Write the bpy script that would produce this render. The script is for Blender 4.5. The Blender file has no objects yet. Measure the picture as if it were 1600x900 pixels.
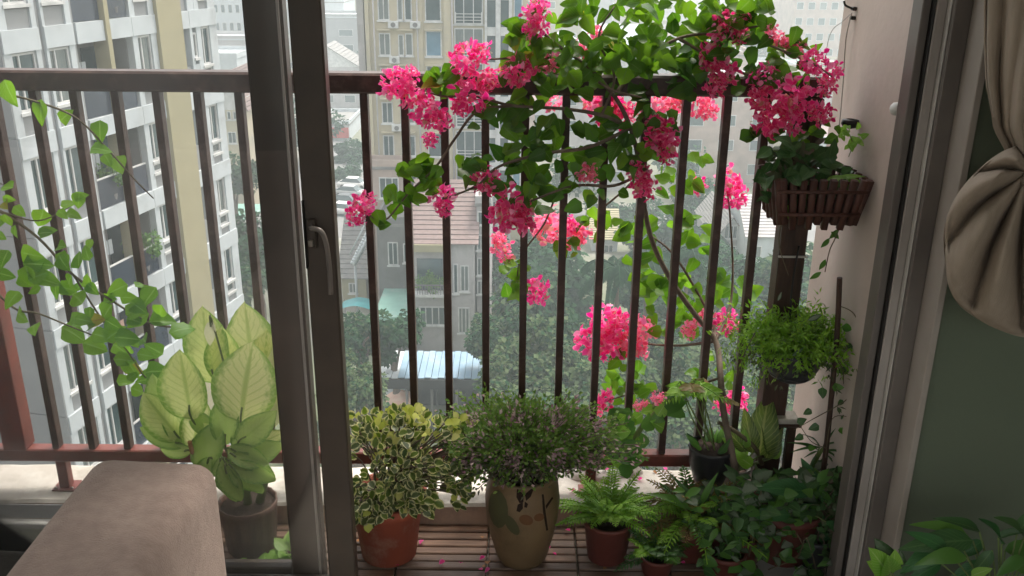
import bpy, math, random
from mathutils import Vector, Matrix
C = bpy.context.scene.collection
SC = bpy.context.scene
rnd = random.Random(7)
# ------------------------------------------------------------------ camera
CAM = Vector((0, 0, 1.67)); F = 1438.0
PITCH = math.radians(20.2); ROLL = math.radians(0.5)
cd = bpy.data.cameras.new('camera'); cam = bpy.data.objects.new('camera', cd); C.objects.link(cam)
cd.sensor_width = 36; cd.lens = 36*F/1600; cd.clip_start = .05; cd.clip_end = 6000
cam.location = CAM
cam.rotation_euler = (Matrix.Rotation(math.pi/2-PITCH, 3, 'X') @ Matrix.Rotation(ROLL, 3, 'Z')).to_euler()
SC.camera = cam
# ------------------------------------------------------------------ light
SUN_EL, SUN_AZ = math.radians(66), math.radians(38)          # azimuth: from +Y towards +X
w = bpy.data.worlds.new('World'); SC.world = w; w.use_nodes = True
nt = w.node_tree; bg = nt.nodes['Background']
sky = nt.nodes.new('ShaderNodeTexSky'); sky.sky_type = 'NISHITA'; sky.sun_disc = False
sky.sun_elevation = SUN_EL; sky.sun_rotation = SUN_AZ
sky.air_density = 1.6; sky.dust_density = 4.0; sky.ozone_density = .8
hs = nt.nodes.new('ShaderNodeHueSaturation'); hs.inputs['Saturation'].default_value = .3      # a hazy, whitish sky
nt.links.new(sky.outputs[0], hs.inputs['Color']); 
wm0 = nt.nodes.new('ShaderNodeMix'); wm0.data_type = 'RGBA'; wm0.blend_type = 'MULTIPLY'; wm0.inputs[0].default_value = 1; wm0.inputs[7].default_value = (1, .97, .915, 1)
nt.links.new(hs.outputs[0], wm0.inputs[6]); nt.links.new(wm0.outputs[2], bg.inputs[0]); bg.inputs[1].default_value = 0.15
sl = bpy.data.lights.new('sun', 'SUN'); so = bpy.data.objects.new('sun', sl); C.objects.link(so)
sl.energy = 1.3; sl.angle = math.radians(12); sl.color = (1, .93, .83)
sd = Vector((math.sin(SUN_AZ)*math.cos(SUN_EL), math.cos(SUN_AZ)*math.cos(SUN_EL), math.sin(SUN_EL)))
so.rotation_euler = sd.to_track_quat('Z', 'Y').to_euler(); so.location = (30, 40, 80)
vs = SC.view_settings; vs.view_transform = 'Standard'; vs.look = 'None'; vs.exposure = 1.45; vs.gamma = 1
SC.cycles.use_denoising = True
SC.cycles.max_bounces = 10; SC.cycles.diffuse_bounces = 6; SC.cycles.transparent_max_bounces = 24
SC.cycles.volume_bounces = 1; SC.cycles.sample_clamp_indirect = 6
# ------------------------------------------------------------------ helpers
def ray(px, py):
    x = (px-800)/F; y = (450-py)/F
    c, s = math.cos(ROLL), math.sin(ROLL); x, y = c*x-s*y, s*x+c*y
    c, s = math.cos(PITCH), math.sin(PITCH)
    return Vector((x, c+y*s, -s+y*c))
def P(px, py, Y):
    r = ray(px, py); return CAM + r*(Y/r.y)
def Gz(px, py, z):
    r = ray(px, py); return CAM + r*((z-CAM.z)/r.z)
def pxm(p):                                   # pixels per metre at a point
    d = Vector(p)-CAM; return F/(d.y*math.cos(PITCH)-d.z*math.sin(PITCH))
WM = {}
def link(name, data, parent=None, M=None):
    o = bpy.data.objects.new(name, data); C.objects.link(o)
    M = M if M is not None else Matrix.Identity(4)
    WM[o] = M
    if parent is not None:
        o.parent = parent; o.matrix_basis = WM[parent].inverted() @ M
    else:
        o.matrix_basis = M
    return o
def tag(o, label=None, cat=None, group=None, kind=None):
    if label: o['label'] = label
    if cat: o['category'] = cat
    if group: o['group'] = group
    if kind: o['kind'] = kind
    return o
def thing(name, label, cat, loc, group=None, kind=None):
    return tag(link(name, None, None, Matrix.Translation(Vector(loc))), label, cat, group, kind)
class MB:
    def __init__(s): s.v = []; s.f = []; s.uv = []; s.sm = []; s.mi = []
    def face(s, idx, uv=None, smooth=False, mi=0):
        s.f.append(idx); s.uv.append(uv); s.sm.append(smooth); s.mi.append(mi)
    def box(s, a, b, M=None, mi=0):
        x0, y0, z0 = a; x1, y1, z1 = b
        n = len(s.v)
        pts = [(x0,y0,z0),(x1,y0,z0),(x1,y1,z0),(x0,y1,z0),(x0,y0,z1),(x1,y0,z1),(x1,y1,z1),(x0,y1,z1)]
        if M is not None: pts = [tuple(M @ Vector(p)) for p in pts]
        s.v += pts
        for q in ((0,3,2,1),(4,5,6,7),(0,1,5,4),(1,2,6,5),(2,3,7,6),(3,0,4,7)):
            s.face([n+i for i in q], mi=mi)
        return s
    def bbox(s, a, b, r=.004, M=None, mi=0):   # box with chamfered edges
        x0, y0, z0 = a; x1, y1, z1 = b
        r = min(r, abs(x1-x0)*.45, abs(y1-y0)*.45, abs(z1-z0)*.45)
        n = len(s.v); pts = []
        for sx in (0, 1):
            for sy in (0, 1):
                for sz in (0, 1):
                    c = Vector((x1 if sx else x0, y1 if sy else y0, z1 if sz else z0))
                    d = Vector((-1 if sx else 1, -1 if sy else 1, -1 if sz else 1))*r
                    pts += [c+Vector((0, d.y, d.z)), c+Vector((d.x, 0, d.z)), c+Vector((d.x, d.y, 0))]
        if M is not None: pts = [M @ p for p in pts]
        s.v += [tuple(p) for p in pts]
        I = lambda sx, sy, sz, k: n+(sx*4+sy*2+sz)*3+k
        F_ = []
        for q in (0, 1):
            F_.append([I(q,0,0,0),I(q,0,1,0),I(q,1,1,0),I(q,1,0,0)][::(1 if q == 0 else -1)])
            F_.append([I(0,q,0,1),I(1,q,0,1),I(1,q,1,1),I(0,q,1,1)][::(1 if q == 0 else -1)])
            F_.append([I(0,0,q,2),I(0,1,q,2),I(1,1,q,2),I(1,0,q,2)][::(1 if q == 0 else -1)])
        for a_ in (0, 1):
            for b_ in (0, 1):
                F_.append([I(a_,b_,0,0),I(a_,b_,0,1),I(a_,b_,1,1),I(a_,b_,1,0)])
                F_.append([I(a_,0,b_,0),I(a_,0,b_,2),I(a_,1,b_,2),I(a_,1,b_,0)])
                F_.append([I(0,a_,b_,1),I(0,a_,b_,2),I(1,a_,b_,2),I(1,a_,b_,1)])
                for c_ in (0, 1): F_.append([I(a_,b_,c_,0),I(a_,b_,c_,1),I(a_,b_,c_,2)])
        for q in F_: s.face(q, mi=mi)
        return s
    def tube(s, pts, r, n=6, mi=0, cap=True):
        pts = [Vector(p) for p in pts]
        rs = r if isinstance(r, (list, tuple)) else [r]*len(pts)
        base = len(s.v); up = None
        for i, p in enumerate(pts):
            t = (pts[min(i+1, len(pts)-1)]-pts[max(i-1, 0)]).normalized()
            if up is None: up = t.orthogonal().normalized()
            up = (up - t*up.dot(t)).normalized(); b = t.cross(up)
            for k in range(n):
                a = 2*math.pi*k/n
                s.v.append(tuple(p+(up*math.cos(a)+b*math.sin(a))*rs[i]))
        for i in range(len(pts)-1):
            for k in range(n):
                a0 = base+i*n+k; a1 = base+i*n+(k+1) % n
                s.face([a0, a1, a1+n, a0+n], smooth=True, mi=mi)
        if cap:
            s.face([base+k for k in range(n)][::-1], mi=mi)
            e = base+(len(pts)-1)*n; s.face([e+k for k in range(n)], mi=mi)
        return s
    def lathe(s, prof, n=28, c=(0, 0, 0), mi=0, jag=0):
        base = len(s.v)
        for r, z in prof:
            for k in range(n):
                a = 2*math.pi*k/n; rr = r*(1+jag*math.sin(k*2.0))
                s.v.append((c[0]+rr*math.cos(a), c[1]+rr*math.sin(a), c[2]+z))
        for i in range(len(prof)-1):
            for k in range(n):
                a0 = base+i*n+k; a1 = base+i*n+(k+1) % n
                s.face([a0, a1, a1+n, a0+n], [(k/n, i/len(prof)), ((k+1)/n, i/len(prof)), ((k+1)/n, (i+1)/len(prof)), (k/n, (i+1)/len(prof))], True, mi)
        return s
    def grid(s, fn, nu, nv, smooth=True, mi=0):
        b = len(s.v)
        for j in range(nv+1):
            for i in range(nu+1): s.v.append(tuple(fn(i/nu, j/nv)))
        for j in range(nv):
            for i in range(nu):
                a = b+j*(nu+1)+i
                s.face([a, a+1, a+nu+2, a+nu+1], [(i/nu, j/nv), ((i+1)/nu, j/nv), ((i+1)/nu, (j+1)/nv), (i/nu, (j+1)/nv)], smooth, mi)
        return s
    def add(s, me_verts, me_faces, me_uv, M, mi=0):
        n = len(s.v)
        s.v += [tuple(M @ Vector(v)) for v in me_verts]
        for f, u in zip(me_faces, me_uv): s.face([n+i for i in f], u, True, mi)
        return s
    def mesh(s, name, mats):
        me = bpy.data.meshes.new(name); me.from_pydata(s.v, [], s.f)
        ms = mats if isinstance(mats, (list, tuple)) else [mats]
        for m in ms: me.materials.append(m)
        me.polygons.foreach_set('use_smooth', s.sm)
        me.polygons.foreach_set('material_index', s.mi)
        if any(u for u in s.uv):
            uvl = me.uv_layers.new(name='UVMap'); flat = []
            for f, u in zip(s.f, s.uv):
                for k in range(len(f)): flat += list(u[k]) if u else [0, 0]
            uvl.data.foreach_set('uv', flat)
        me.update(); return me
    def build(s, name, mats, parent=None, M=None, keep=False):
        # vertices are world coordinates: the object sits at identity in the world
        o = link(name, s.mesh(name, mats), parent, M)
        return o
def recalc(o):
    import bmesh
    bm = bmesh.new(); bm.from_mesh(o.data); bmesh.ops.recalc_face_normals(bm, faces=bm.faces); bm.to_mesh(o.data); bm.free()
    return o
# ------------------------------------------------------------------ materials
def newmat(name):
    m = bpy.data.materials.new(name); m.use_nodes = True
    return m, m.node_tree, m.node_tree.nodes['Principled BSDF']
def N(t, kind, **kw):
    n = t.nodes.new(kind)
    for k, v in kw.items(): setattr(n, k, v)
    return n
def mixcol(t, fac, a, b, blend='MIX'):
    n = t.nodes.new('ShaderNodeMix'); n.data_type = 'RGBA'; n.blend_type = blend
    for sock, val in ((n.inputs['Factor'], fac), (n.inputs['A'], a), (n.inputs['B'], b)):
        pass
    ins = [i for i in n.inputs if i.type == 'RGBA']; fi = n.inputs[0]
    for sock, val in ((fi, fac), (ins[0], a), (ins[1], b)):
        if isinstance(val, (tuple, list)): sock.default_value = (*val[:3], 1)
        elif isinstance(val, (int, float)): sock.default_value = val
        else: t.links.new(val, sock)
    return [o for o in n.outputs if o.type == 'RGBA'][0]
def ramp(t, inp, stops):
    r = t.nodes.new('ShaderNodeValToRGB'); e = r.color_ramp.elements
    while len(e) < len(stops): e.new(.5)
    for k, (p, c) in enumerate(stops):
        e[k].position = p; e[k].color = (*c, 1) if isinstance(c, (tuple, list)) else (c, c, c, 1)
    t.links.new(inp, r.inputs[0]); return r.outputs[0]
def noise(t, scale, detail=4, coord='Object', stretch=None, rough=.55):
    tc = t.nodes.new('ShaderNodeTexCoord'); n = t.nodes.new('ShaderNodeTexNoise')
    n.inputs['Scale'].default_value = scale; n.inputs['Detail'].default_value = detail; n.inputs['Roughness'].default_value = rough
    if stretch:
        mp = t.nodes.new('ShaderNodeMapping'); mp.inputs['Scale'].default_value = stretch
        t.links.new(tc.outputs[coord], mp.inputs[0]); t.links.new(mp.outputs[0], n.inputs['Vector'])
    else: t.links.new(tc.outputs[coord], n.inputs['Vector'])
    return n.outputs['Fac']
def surf(name, c1, c2=None, scale=6, rough=.6, bump=0, bscale=None, stretch=None, metal=0, spec=.4, lo=.35, hi=.65, detail=5, stain=None, stain_scale=2.5):
    m, t, b = newmat(name)
    c2 = c2 or tuple(x*.75 for x in c1)
    f = noise(t, scale, detail, stretch=stretch)
    col = ramp(t, f, [(lo, c1), (hi, c2)])
    if stain:
        f2 = noise(t, stain_scale, 7, rough=.7)
        col = mixcol(t, ramp(t, f2, [(.5, 0.0), (.68, 1.0)]), col, stain)
    t.links.new(col, b.inputs['Base Color'])
    b.inputs['Roughness'].default_value = rough; b.inputs['Metallic'].default_value = metal
    b.inputs['Specular IOR Level'].default_value = spec
    if bump:
        bn = t.nodes.new('ShaderNodeBump'); bn.inputs['Strength'].default_value = bump; bn.inputs['Distance'].default_value = .004
        t.links.new(noise(t, bscale or scale*6, 6, stretch=stretch), bn.inputs['Height']); t.links.new(bn.outputs[0], b.inputs['Normal'])
    return m
def leafmat(name, a, b_, trans=.4, edge=None, edgew=.32, vein=None, rough=.38, tb=1.5, spec=.35, hv=.0):
    """a, b_: the two colours leaves vary between; edge: margin colour; vein: midrib/vein colour"""
    m, t, p = newmat(name)
    oi = t.nodes.new('ShaderNodeObjectInfo'); ge = t.nodes.new('ShaderNodeNewGeometry')
    ad = N(t, 'ShaderNodeMath', operation='ADD'); fr = N(t, 'ShaderNodeMath', operation='FRACT')
    t.links.new(oi.outputs['Random'], ad.inputs[0]); t.links.new(ge.outputs['Random Per Island'], ad.inputs[1]); t.links.new(ad.outputs[0], fr.inputs[0])
    col = mixcol(t, fr.outputs[0], a, b_)
    uv = t.nodes.new('ShaderNodeUVMap'); sp = t.nodes.new('ShaderNodeSeparateXYZ'); t.links.new(uv.outputs[0], sp.inputs[0])
    s1 = N(t, 'ShaderNodeMath', operation='SUBTRACT'); t.links.new(sp.outputs[0], s1.inputs[0]); s1.inputs[1].default_value = .5
    ab = N(t, 'ShaderNodeMath', operation='ABSOLUTE'); t.links.new(s1.outputs[0], ab.inputs[0])
    if edge:
        nz = noise(t, 14 if not isinstance(edgew, tuple) else 9, 4, 'UV')
        ms = N(t, 'ShaderNodeMath', operation='MULTIPLY_ADD'); t.links.new(nz, ms.inputs[0]); ms.inputs[1].default_value = .35; t.links.new(ab.outputs[0], ms.inputs[2])
        w_ = edgew if not isinstance(edgew, tuple) else edgew[0]
        col = mixcol(t, ramp(t, ms.outputs[0], [(w_+.02, 0.0), (w_+.16, 1.0)]), col, edge)
    if vein:
        # side veins running out from the midrib
        k = N(t, 'ShaderNodeMath', operation='MULTIPLY_ADD'); t.links.new(ab.outputs[0], k.inputs[0]); k.inputs[1].default_value = -.7; t.links.new(sp.outputs[1], k.inputs[2])
        k2 = N(t, 'ShaderNodeMath', operation='MULTIPLY'); t.links.new(k.outputs[0], k2.inputs[0]); k2.inputs[1].default_value = 60
        sn = N(t, 'ShaderNodeMath', operation='SINE'); t.links.new(k2.outputs[0], sn.inputs[0])
        v1 = ramp(t, sn.outputs[0], [(.55, 0.0), (1.0, .55)])
        v2 = ramp(t, ab.outputs[0], [(.02, 1.0), (.06, 0.0)])
        mx = N(t, 'ShaderNodeMath', operation='MAXIMUM'); t.links.new(v1, mx.inputs[0]); t.links.new(v2, mx.inputs[1])
        col = mixcol(t, mx.outputs[0], col, vein)
    t.links.new(col, p.inputs['Base Color']); p.inputs['Roughness'].default_value = rough; p.inputs['Specular IOR Level'].default_value = spec
    tr = t.nodes.new('ShaderNodeBsdfTranslucent')
    hsv = t.nodes.new('ShaderNodeHueSaturation'); t.links.new(col, hsv.inputs['Color']); hsv.inputs['Value'].default_value = tb
    hsv.inputs['Hue'].default_value = .5-hv; hsv.inputs['Saturation'].default_value = 1.1
    t.links.new(hsv.outputs[0], tr.inputs[0])
    mx = t.nodes.new('ShaderNodeMixShader'); mx.inputs[0].default_value = trans
    t.links.new(p.outputs[0], mx.inputs[1]); t.links.new(tr.outputs[0], mx.inputs[2])
    t.links.new(mx.outputs[0], t.nodes['Material Output'].inputs[0])
    return m
def glassmat(name, veil=.05, tint=(1, 1, 1)):
    m, t, p = newmat(name)
    tr = t.nodes.new('ShaderNodeBsdfTransparent'); tr.inputs[0].default_value = (*tint, 1)
    gl = t.nodes.new('ShaderNodeBsdfGlossy'); gl.inputs['Roughness'].default_value = .02
    df = t.nodes.new('ShaderNodeBsdfTranslucent'); df.inputs[0].default_value = (.9, .92, .92, 1)
    fz = t.nodes.new('ShaderNodeFresnel'); fz.inputs[0].default_value = 1.45
    m1 = t.nodes.new('ShaderNodeMixShader')
    f = noise(t, 3.0, 6); v = ramp(t, f, [(.3, veil*.6), (.7, veil*1.5)])
    t.links.new(v, m1.inputs[0]); t.links.new(tr.outputs[0], m1.inputs[1]); t.links.new(df.outputs[0], m1.inputs[2])
    m2 = t.nodes.new('ShaderNodeMixShader'); t.links.new(fz.outputs[0], m2.inputs[0]); t.links.new(m1.outputs[0], m2.inputs[1]); t.links.new(gl.outputs[0], m2.inputs[2])
    t.links.new(m2.outputs[0], t.nodes['Material Output'].inputs[0]); return m
M = {}
M['bronze'] = surf('bronze_frame', (.066, .05, .038), (.048, .037, .029), 9, .42, .08, 60, spec=.45)
M['bronze_light'] = surf('bronze_frame_trim', (.34, .305, .27), (.30, .265, .23), 9, .45, spec=.45)
M['jamb_grey'] = surf('jamb_channel', (.36, .325, .30), (.31, .28, .255), 7, .4, spec=.5)
M['jamb_mid'] = surf('brown_grey_aluminium', (.15, .13, .115), (.115, .10, .09), 7, .42, spec=.5)
M['seal'] = surf('pale_seal', (.5, .48, .44), None, 9, .6)
M['black'] = surf('black_plastic', (.012, .011, .01), None, 9, .4)
M['metal'] = surf('brushed_metal', (.35, .33, .30), None, 30, .3, metal=.9)
M['green_wall'] = surf('green_paint', (.115, .142, .097), (.10, .126, .085), 2.2, .75, .25, 70, stain=(.105, .126, .086), stain_scale=1.4)
M['room_white'] = surf('room_paint', (.80, .77, .72), (.76, .73, .68), 2, .8)
M['pink_wall'] = surf('pinkish_plaster', (.56, .47, .42), (.51, .43, .385), 2.2, .8, .25, 50, stain=(.46, .39, .345), stain_scale=1.6)
M['concrete'] = surf('pale_concrete', (.56, .53, .48), (.43, .40, .35), 9, .85, .5, 60, stain=(.27, .25, .21), stain_scale=5)
M['curb_face'] = surf('terracotta_curb', (.36, .24, .17), (.28, .18, .13), 7, .75, .3, 70, stain=(.2, .14, .11), stain_scale=4)
M['curb_shaded'] = surf('shaded_blue_curb', (.33, .33, .35), (.27, .27, .29), 7, .7, .3)
M['rail'] = surf('dark_red_brown_paint', (.060, .029, .024), (.042, .022, .019), 14, .42, .25, 60, stain=(.115, .07, .058), stain_scale=16)
M['rail_lit'] = surf('lit_red_brown_paint', (.21, .055, .042), (.15, .042, .034), 10, .45, .15, 60, stain=(.12, .05, .04), stain_scale=7)  # same paint as the rail, light on it put into a redder colour
M['wood_dark'] = surf('dark_wood', (.065, .033, .021), (.03, .017, .012), 7, .55, .4, 40, stretch=(8, 8, 1))
M['basket_wood'] = surf('red_brown_basket_wood', (.10, .038, .026), (.05, .02, .015), 9, .6, .4, 40, stretch=(8, 8, 1))
M['deck'] = surf('deck_wood', (.23, .135, .085), (.13, .075, .05), 6, .5, .4, 30, stretch=(1, 9, 9), stain=(.1, .062, .045))
M['floor_dark'] = surf('dark_olive_tile', (.05, .055, .035), (.035, .04, .028), 8, .4, .1)
M['floor_tile_pale'] = surf('pale_floor_tile', (.55, .5, .44), None, 3, .35)
M['white_trim'] = surf('white_edge', (.75, .75, .72), (.62, .62, .6), 8, .5)
M['suede'] = surf('mauve_brown_suede', (.40, .305, .265), (.31, .235, .20), 38, .95, .8, 300, spec=.12, lo=.3, hi=.7, stain=(.44, .345, .30), stain_scale=7)
sb_ = M['suede'].node_tree.nodes['Principled BSDF']; sb_.inputs['Sheen Weight'].default_value = .5; sb_.inputs['Sheen Tint'].default_value = (.8, .68, .62, 1)
M['dark_cloth'] = surf('dark_seat_cloth', (.04, .036, .03), None, 40, .95, .4, 200)
M['curtain'] = surf('taupe_curtain', (.34, .28, .22), (.30, .245, .19), 60, .8, .35, 320, spec=.25, stretch=(1, 1, .25))
M['terra'] = surf('terracotta_pot', (.36, .085, .045), (.26, .06, .034), 9, .7, .35, 60, stain=(.42, .22, .16), stain_scale=9)
M['dark_terra'] = surf('dark_red_pot', (.12, .03, .022), None, 7, .6, .2)
M['black_pot'] = surf('black_grey_pot', (.028, .028, .032), (.02, .02, .022), 8, .42, .1)
M['grey_pot'] = surf('grey_pot', (.30, .29, .27), None, 8, .6, .2)
M['soil'] = surf('soil', (.035, .022, .015), None, 30, .95, .8, 90)
M['brown_pot'] = surf('ribbed_brown_pot', (.15, .085, .06), (.09, .05, .037), 14, .6, .3, 50, stretch=(6, 6, .6))
M['ceramic'] = surf('cream_ceramic', (.17, .115, .058), (.13, .085, .043), 6, .5, .08, 40, stain=(.105, .07, .034), stain_scale=9)
M['print_brown'] = surf('brown_glaze_print', (.022, .013, .009), None, 9, .7, spec=.1)
M['print_olive'] = surf('olive_glaze_print', (.085, .085, .035), (.06, .06, .028), 9, .6, spec=.2)
M['print_tan'] = surf('tan_glaze_print', (.13, .06, .025), None, 9, .6, spec=.2)
M['stem'] = surf('green_brown_stem', (.12, .10, .055), (.08, .06, .035), 20, .7)
M['stem_green'] = surf('green_stem', (.13, .19, .05), (.10, .14, .04), 20, .55)
M['bark'] = surf('grey_brown_bark', (.17, .13, .10), (.10, .075, .055), 25, .85, .5, 90)
M['dry'] = surf('dry_orange_stalk', (.42, .20, .08), None, 20, .8)
M['stone'] = surf('pale_stone', (.6, .57, .52), (.45, .42, .38), 12, .9, .7, 50)
M['glass'] = glassmat('dusty_door_glass', .011)
M['l_boug'] = leafmat('bougainvillea_leaf', (.048, .14, .015), (.12, .245, .028), .52, vein=(.11, .21, .05), rough=.36, tb=1.55, hv=.012)
M['l_boug_d'] = leafmat('bougainvillea_shaded_leaf', (.042, .115, .019), (.085, .18, .028), .46, vein=(.07, .14, .04), rough=.36, tb=1.4)  # darker leaf copy for the inner mass, shade put into the colour
M['l_old'] = leafmat('yellowing_leaf', (.34, .32, .05), (.24, .30, .04), .4, vein=(.3, .2, .05), rough=.5, tb=1.3)
M['l_vine'] = leafmat('vine_leaf', (.075, .22, .016), (.15, .33, .03), .5, vein=(.2, .38, .08), rough=.4, tb=1.7, hv=.015)
M['f_pink'] = leafmat('hot_pink_bract', (.80, .05, .27), (.86, .15, .42), .45, edge=(.88, .24, .48), edgew=.46, rough=.7, tb=1.25, spec=.1)
M['f_shaded'] = leafmat('shaded_pink_bract', (.68, .045, .19), (.80, .12, .31), .42, edge=(.84, .19, .34), edgew=.45, rough=.7, tb=1.25, spec=.1)  # darker pink for front clusters, their shade put into the colour
M['f_coral'] = leafmat('coral_pink_bract', (.82, .12, .26), (.87, .28, .44), .5, edge=(.93, .38, .48), edgew=.42, rough=.7, tb=1.25, spec=.1)
M['f_faded'] = leafmat('faded_brownish_bract', (.62, .33, .26), (.70, .42, .36), .4, rough=.8, tb=1.1, spec=.1)
M['f_pale'] = leafmat('pale_pink_bract', (.86, .24, .48), (.9, .42, .6), .45, rough=.7, tb=1.15, spec=.1)
M['f_eye'] = surf('cream_floret', (.75, .66, .42), None, 9, .6)
M['l_dief'] = leafmat('dumb_cane_leaf', (.78, .78, .40), (.64, .70, .28), .45, edge=(.24, .40, .08), edgew=.47, vein=(.46, .56, .18), rough=.32, tb=1.3)
M['l_dief_g'] = leafmat('dumb_cane_green_leaf', (.34, .48, .13), (.48, .60, .21), .42, edge=(.16, .31, .06), edgew=.48, vein=(.36, .50, .14), rough=.32, tb=1.35)
M['l_dief_w'] = leafmat('dumb_cane_pale_underside', (.68, .66, .48), (.66, .68, .4), .3, rough=.4, tb=1.2)
M['l_var'] = leafmat('variegated_leaf', (.16, .24, .035), (.055, .10, .022), .35, edge=(.66, .64, .30), edgew=.42, rough=.35, tb=1.3)
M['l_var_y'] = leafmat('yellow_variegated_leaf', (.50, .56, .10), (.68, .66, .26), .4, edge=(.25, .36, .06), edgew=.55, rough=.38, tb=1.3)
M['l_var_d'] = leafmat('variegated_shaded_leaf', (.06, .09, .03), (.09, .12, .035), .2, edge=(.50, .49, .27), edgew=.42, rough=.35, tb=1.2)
M['l_shrub'] = leafmat('fine_green_leaf', (.09, .19, .03), (.17, .27, .05), .35, rough=.5, tb=1.3)
M['l_shrub_p'] = leafmat('fine_purple_leaf', (.30, .15, .20), (.56, .44, .42), .3, rough=.55, tb=1.2)
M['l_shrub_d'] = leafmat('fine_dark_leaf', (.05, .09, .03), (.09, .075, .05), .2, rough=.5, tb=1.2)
M['l_fern'] = leafmat('fern_frond', (.14, .30, .03), (.24, .42, .05), .4, rough=.5, tb=1.5)
M['l_fern_b'] = leafmat('brownish_fern_frond', (.13, .15, .035), (.20, .12, .04), .35, rough=.5, tb=1.3)
M['l_light'] = leafmat('light_green_leaf', (.16, .34, .05), (.24, .42, .07), .45, vein=(.30, .45, .14), rough=.4, tb=1.5)
M['l_mid'] = leafmat('mid_green_leaf', (.06, .16, .03), (.10, .22, .04), .35, rough=.35, tb=1.5)
M['l_dark'] = leafmat('dark_glossy_leaf', (.03, .085, .024), (.05, .12, .032), .15, vein=(.08, .15, .05), rough=.38, tb=1.2, spec=.3)
M['l_lily'] = leafmat('broad_dark_leaf', (.026, .10, .028), (.04, .13, .038), .15, vein=(.06, .16, .05), rough=.36, tb=1.2, spec=.35)
M['l_silver'] = leafmat('silver_leaf', (.18, .21, .16), (.07, .12, .06), .2, edge=(.04, .085, .03), edgew=.40, rough=.5, tb=1.2)
M['l_cal'] = leafmat('patterned_leaf', (.17, .24, .04), (.13, .20, .04), .35, edge=(.08, .13, .03), edgew=.42, vein=(.36, .40, .12), rough=.4, tb=1.4)
M['l_tree'] = leafmat('tree_leaf', (.014, .05, .022), (.03, .08, .032), .25, rough=.85, tb=1.3, spec=.06)
M['l_tree2'] = leafmat('olive_tree_leaf', (.045, .085, .034), (.10, .135, .06), .25, rough=.85, tb=1.2, spec=.06)
M['l_palm'] = leafmat('palm_leaf', (.018, .05, .027), (.034, .075, .037), .2, rough=.85, tb=1.3, spec=.06)
# city
M['c_white'] = surf('white_render', (.51, .545, .565), (.46, .495, .515), 1.5, .8, stain=(.39, .41, .42), stain_scale=.5)
M['c_grey'] = surf('grey_render', (.27, .275, .275), (.24, .245, .25), .8, .8)
M['c_cream'] = surf('cream_column', (.34, .305, .19), (.31, .28, .175), 1.2, .8)
M['c_tower'] = surf('cream_tower_render', (.48, .42, .30), (.44, .385, .27), .5, .85, stain=(.37, .34, .27), stain_scale=.35)
M['c_pinkish'] = surf('pinkish_render', (.44, .34, .29), None, .6, .85)
M['c_lilac'] = surf('lilac_grey_render', (.42, .40, .40), (.36, .34, .34), .9, .85, stain=(.31, .295, .29), stain_scale=.8)
M['c_dgrey'] = surf('dark_grey_render', (.17, .165, .16), (.13, .125, .12), .9, .85)
M['c_tile'] = surf('red_roof_tile', (.23, .165, .155), (.18, .13, .12), 3, .8)
M['c_roofgrey'] = surf('grey_roof_sheet', (.23, .22, .21), (.17, .165, .16), 2, .8)
M['c_teal'] = surf('teal_sheet', (.03, .22, .24), None, 1, .5)
M['c_turq'] = surf('turquoise_flat_roof', (.20, .38, .32), (.17, .32, .27), .8, .75, stain=(.25, .36, .32), stain_scale=.7)
M['c_blue'] = surf('pale_blue_sheet_roof', (.24, .36, .46), (.20, .31, .41), .7, .5, stain=(.33, .40, .46), stain_scale=.6)
M['c_win'] = surf('dark_window_glass', (.02, .045, .05), (.05, .085, .09), .7, .12, spec=.7)
M['c_win_b'] = surf('blue_window_glass', (.12, .24, .33), None, .7, .12, spec=.7)
M['c_navy'] = surf('navy_balustrade_glass', (.018, .026, .045), (.03, .042, .065), .8, .15, spec=.6)
M['c_frame'] = surf('white_window_frame', (.6, .6, .59), None, 2, .5)
M['c_recess'] = surf('balcony_back_wall', (.25, .25, .245), None, 1, .8)
M['c_red'] = surf('red_sign_board', (.45, .05, .04), None, 1, .6)
M['c_peach'] = surf('peach_parasol_cloth', (.66, .38, .29), (.7, .5, .4), 2, .8)
M['asphalt'] = surf('asphalt', (.20, .20, .20), (.16, .16, .16), .4, .9)
M['asphalt_dark'] = surf('dark_sheet', (.04, .042, .045), None, 2, .7)
M['c_car_w'] = surf('white_car_paint', (.7, .7, .7), None, 3, .25)
M['c_car_d'] = surf('dark_car_paint', (.04, .045, .05), None, 3, .25)
M['c_car_s'] = surf('silver_car_paint', (.35, .36, .37), None, 3, .25)
M['tyre'] = surf('tyre_rubber', (.02, .02, .02), None, 9, .9)
m_, t_, b_ = newmat('earth_and_ground')
f_ = noise(t_, .02, 8); g_ = noise(t_, .35, 6)
col_ = mixcol(t_, ramp(t_, g_, [(.4, 0.0), (.6, .6)]), ramp(t_, f_, [(.35, (.10, .13, .06)), (.5, (.20, .19, .16)), (.62, (.30, .29, .27))]), (.11, .13, .07))
t_.links.new(col_, b_.inputs['Base Color']); b_.inputs['Roughness'].default_value = .9; M['ground'] = m_
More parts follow.
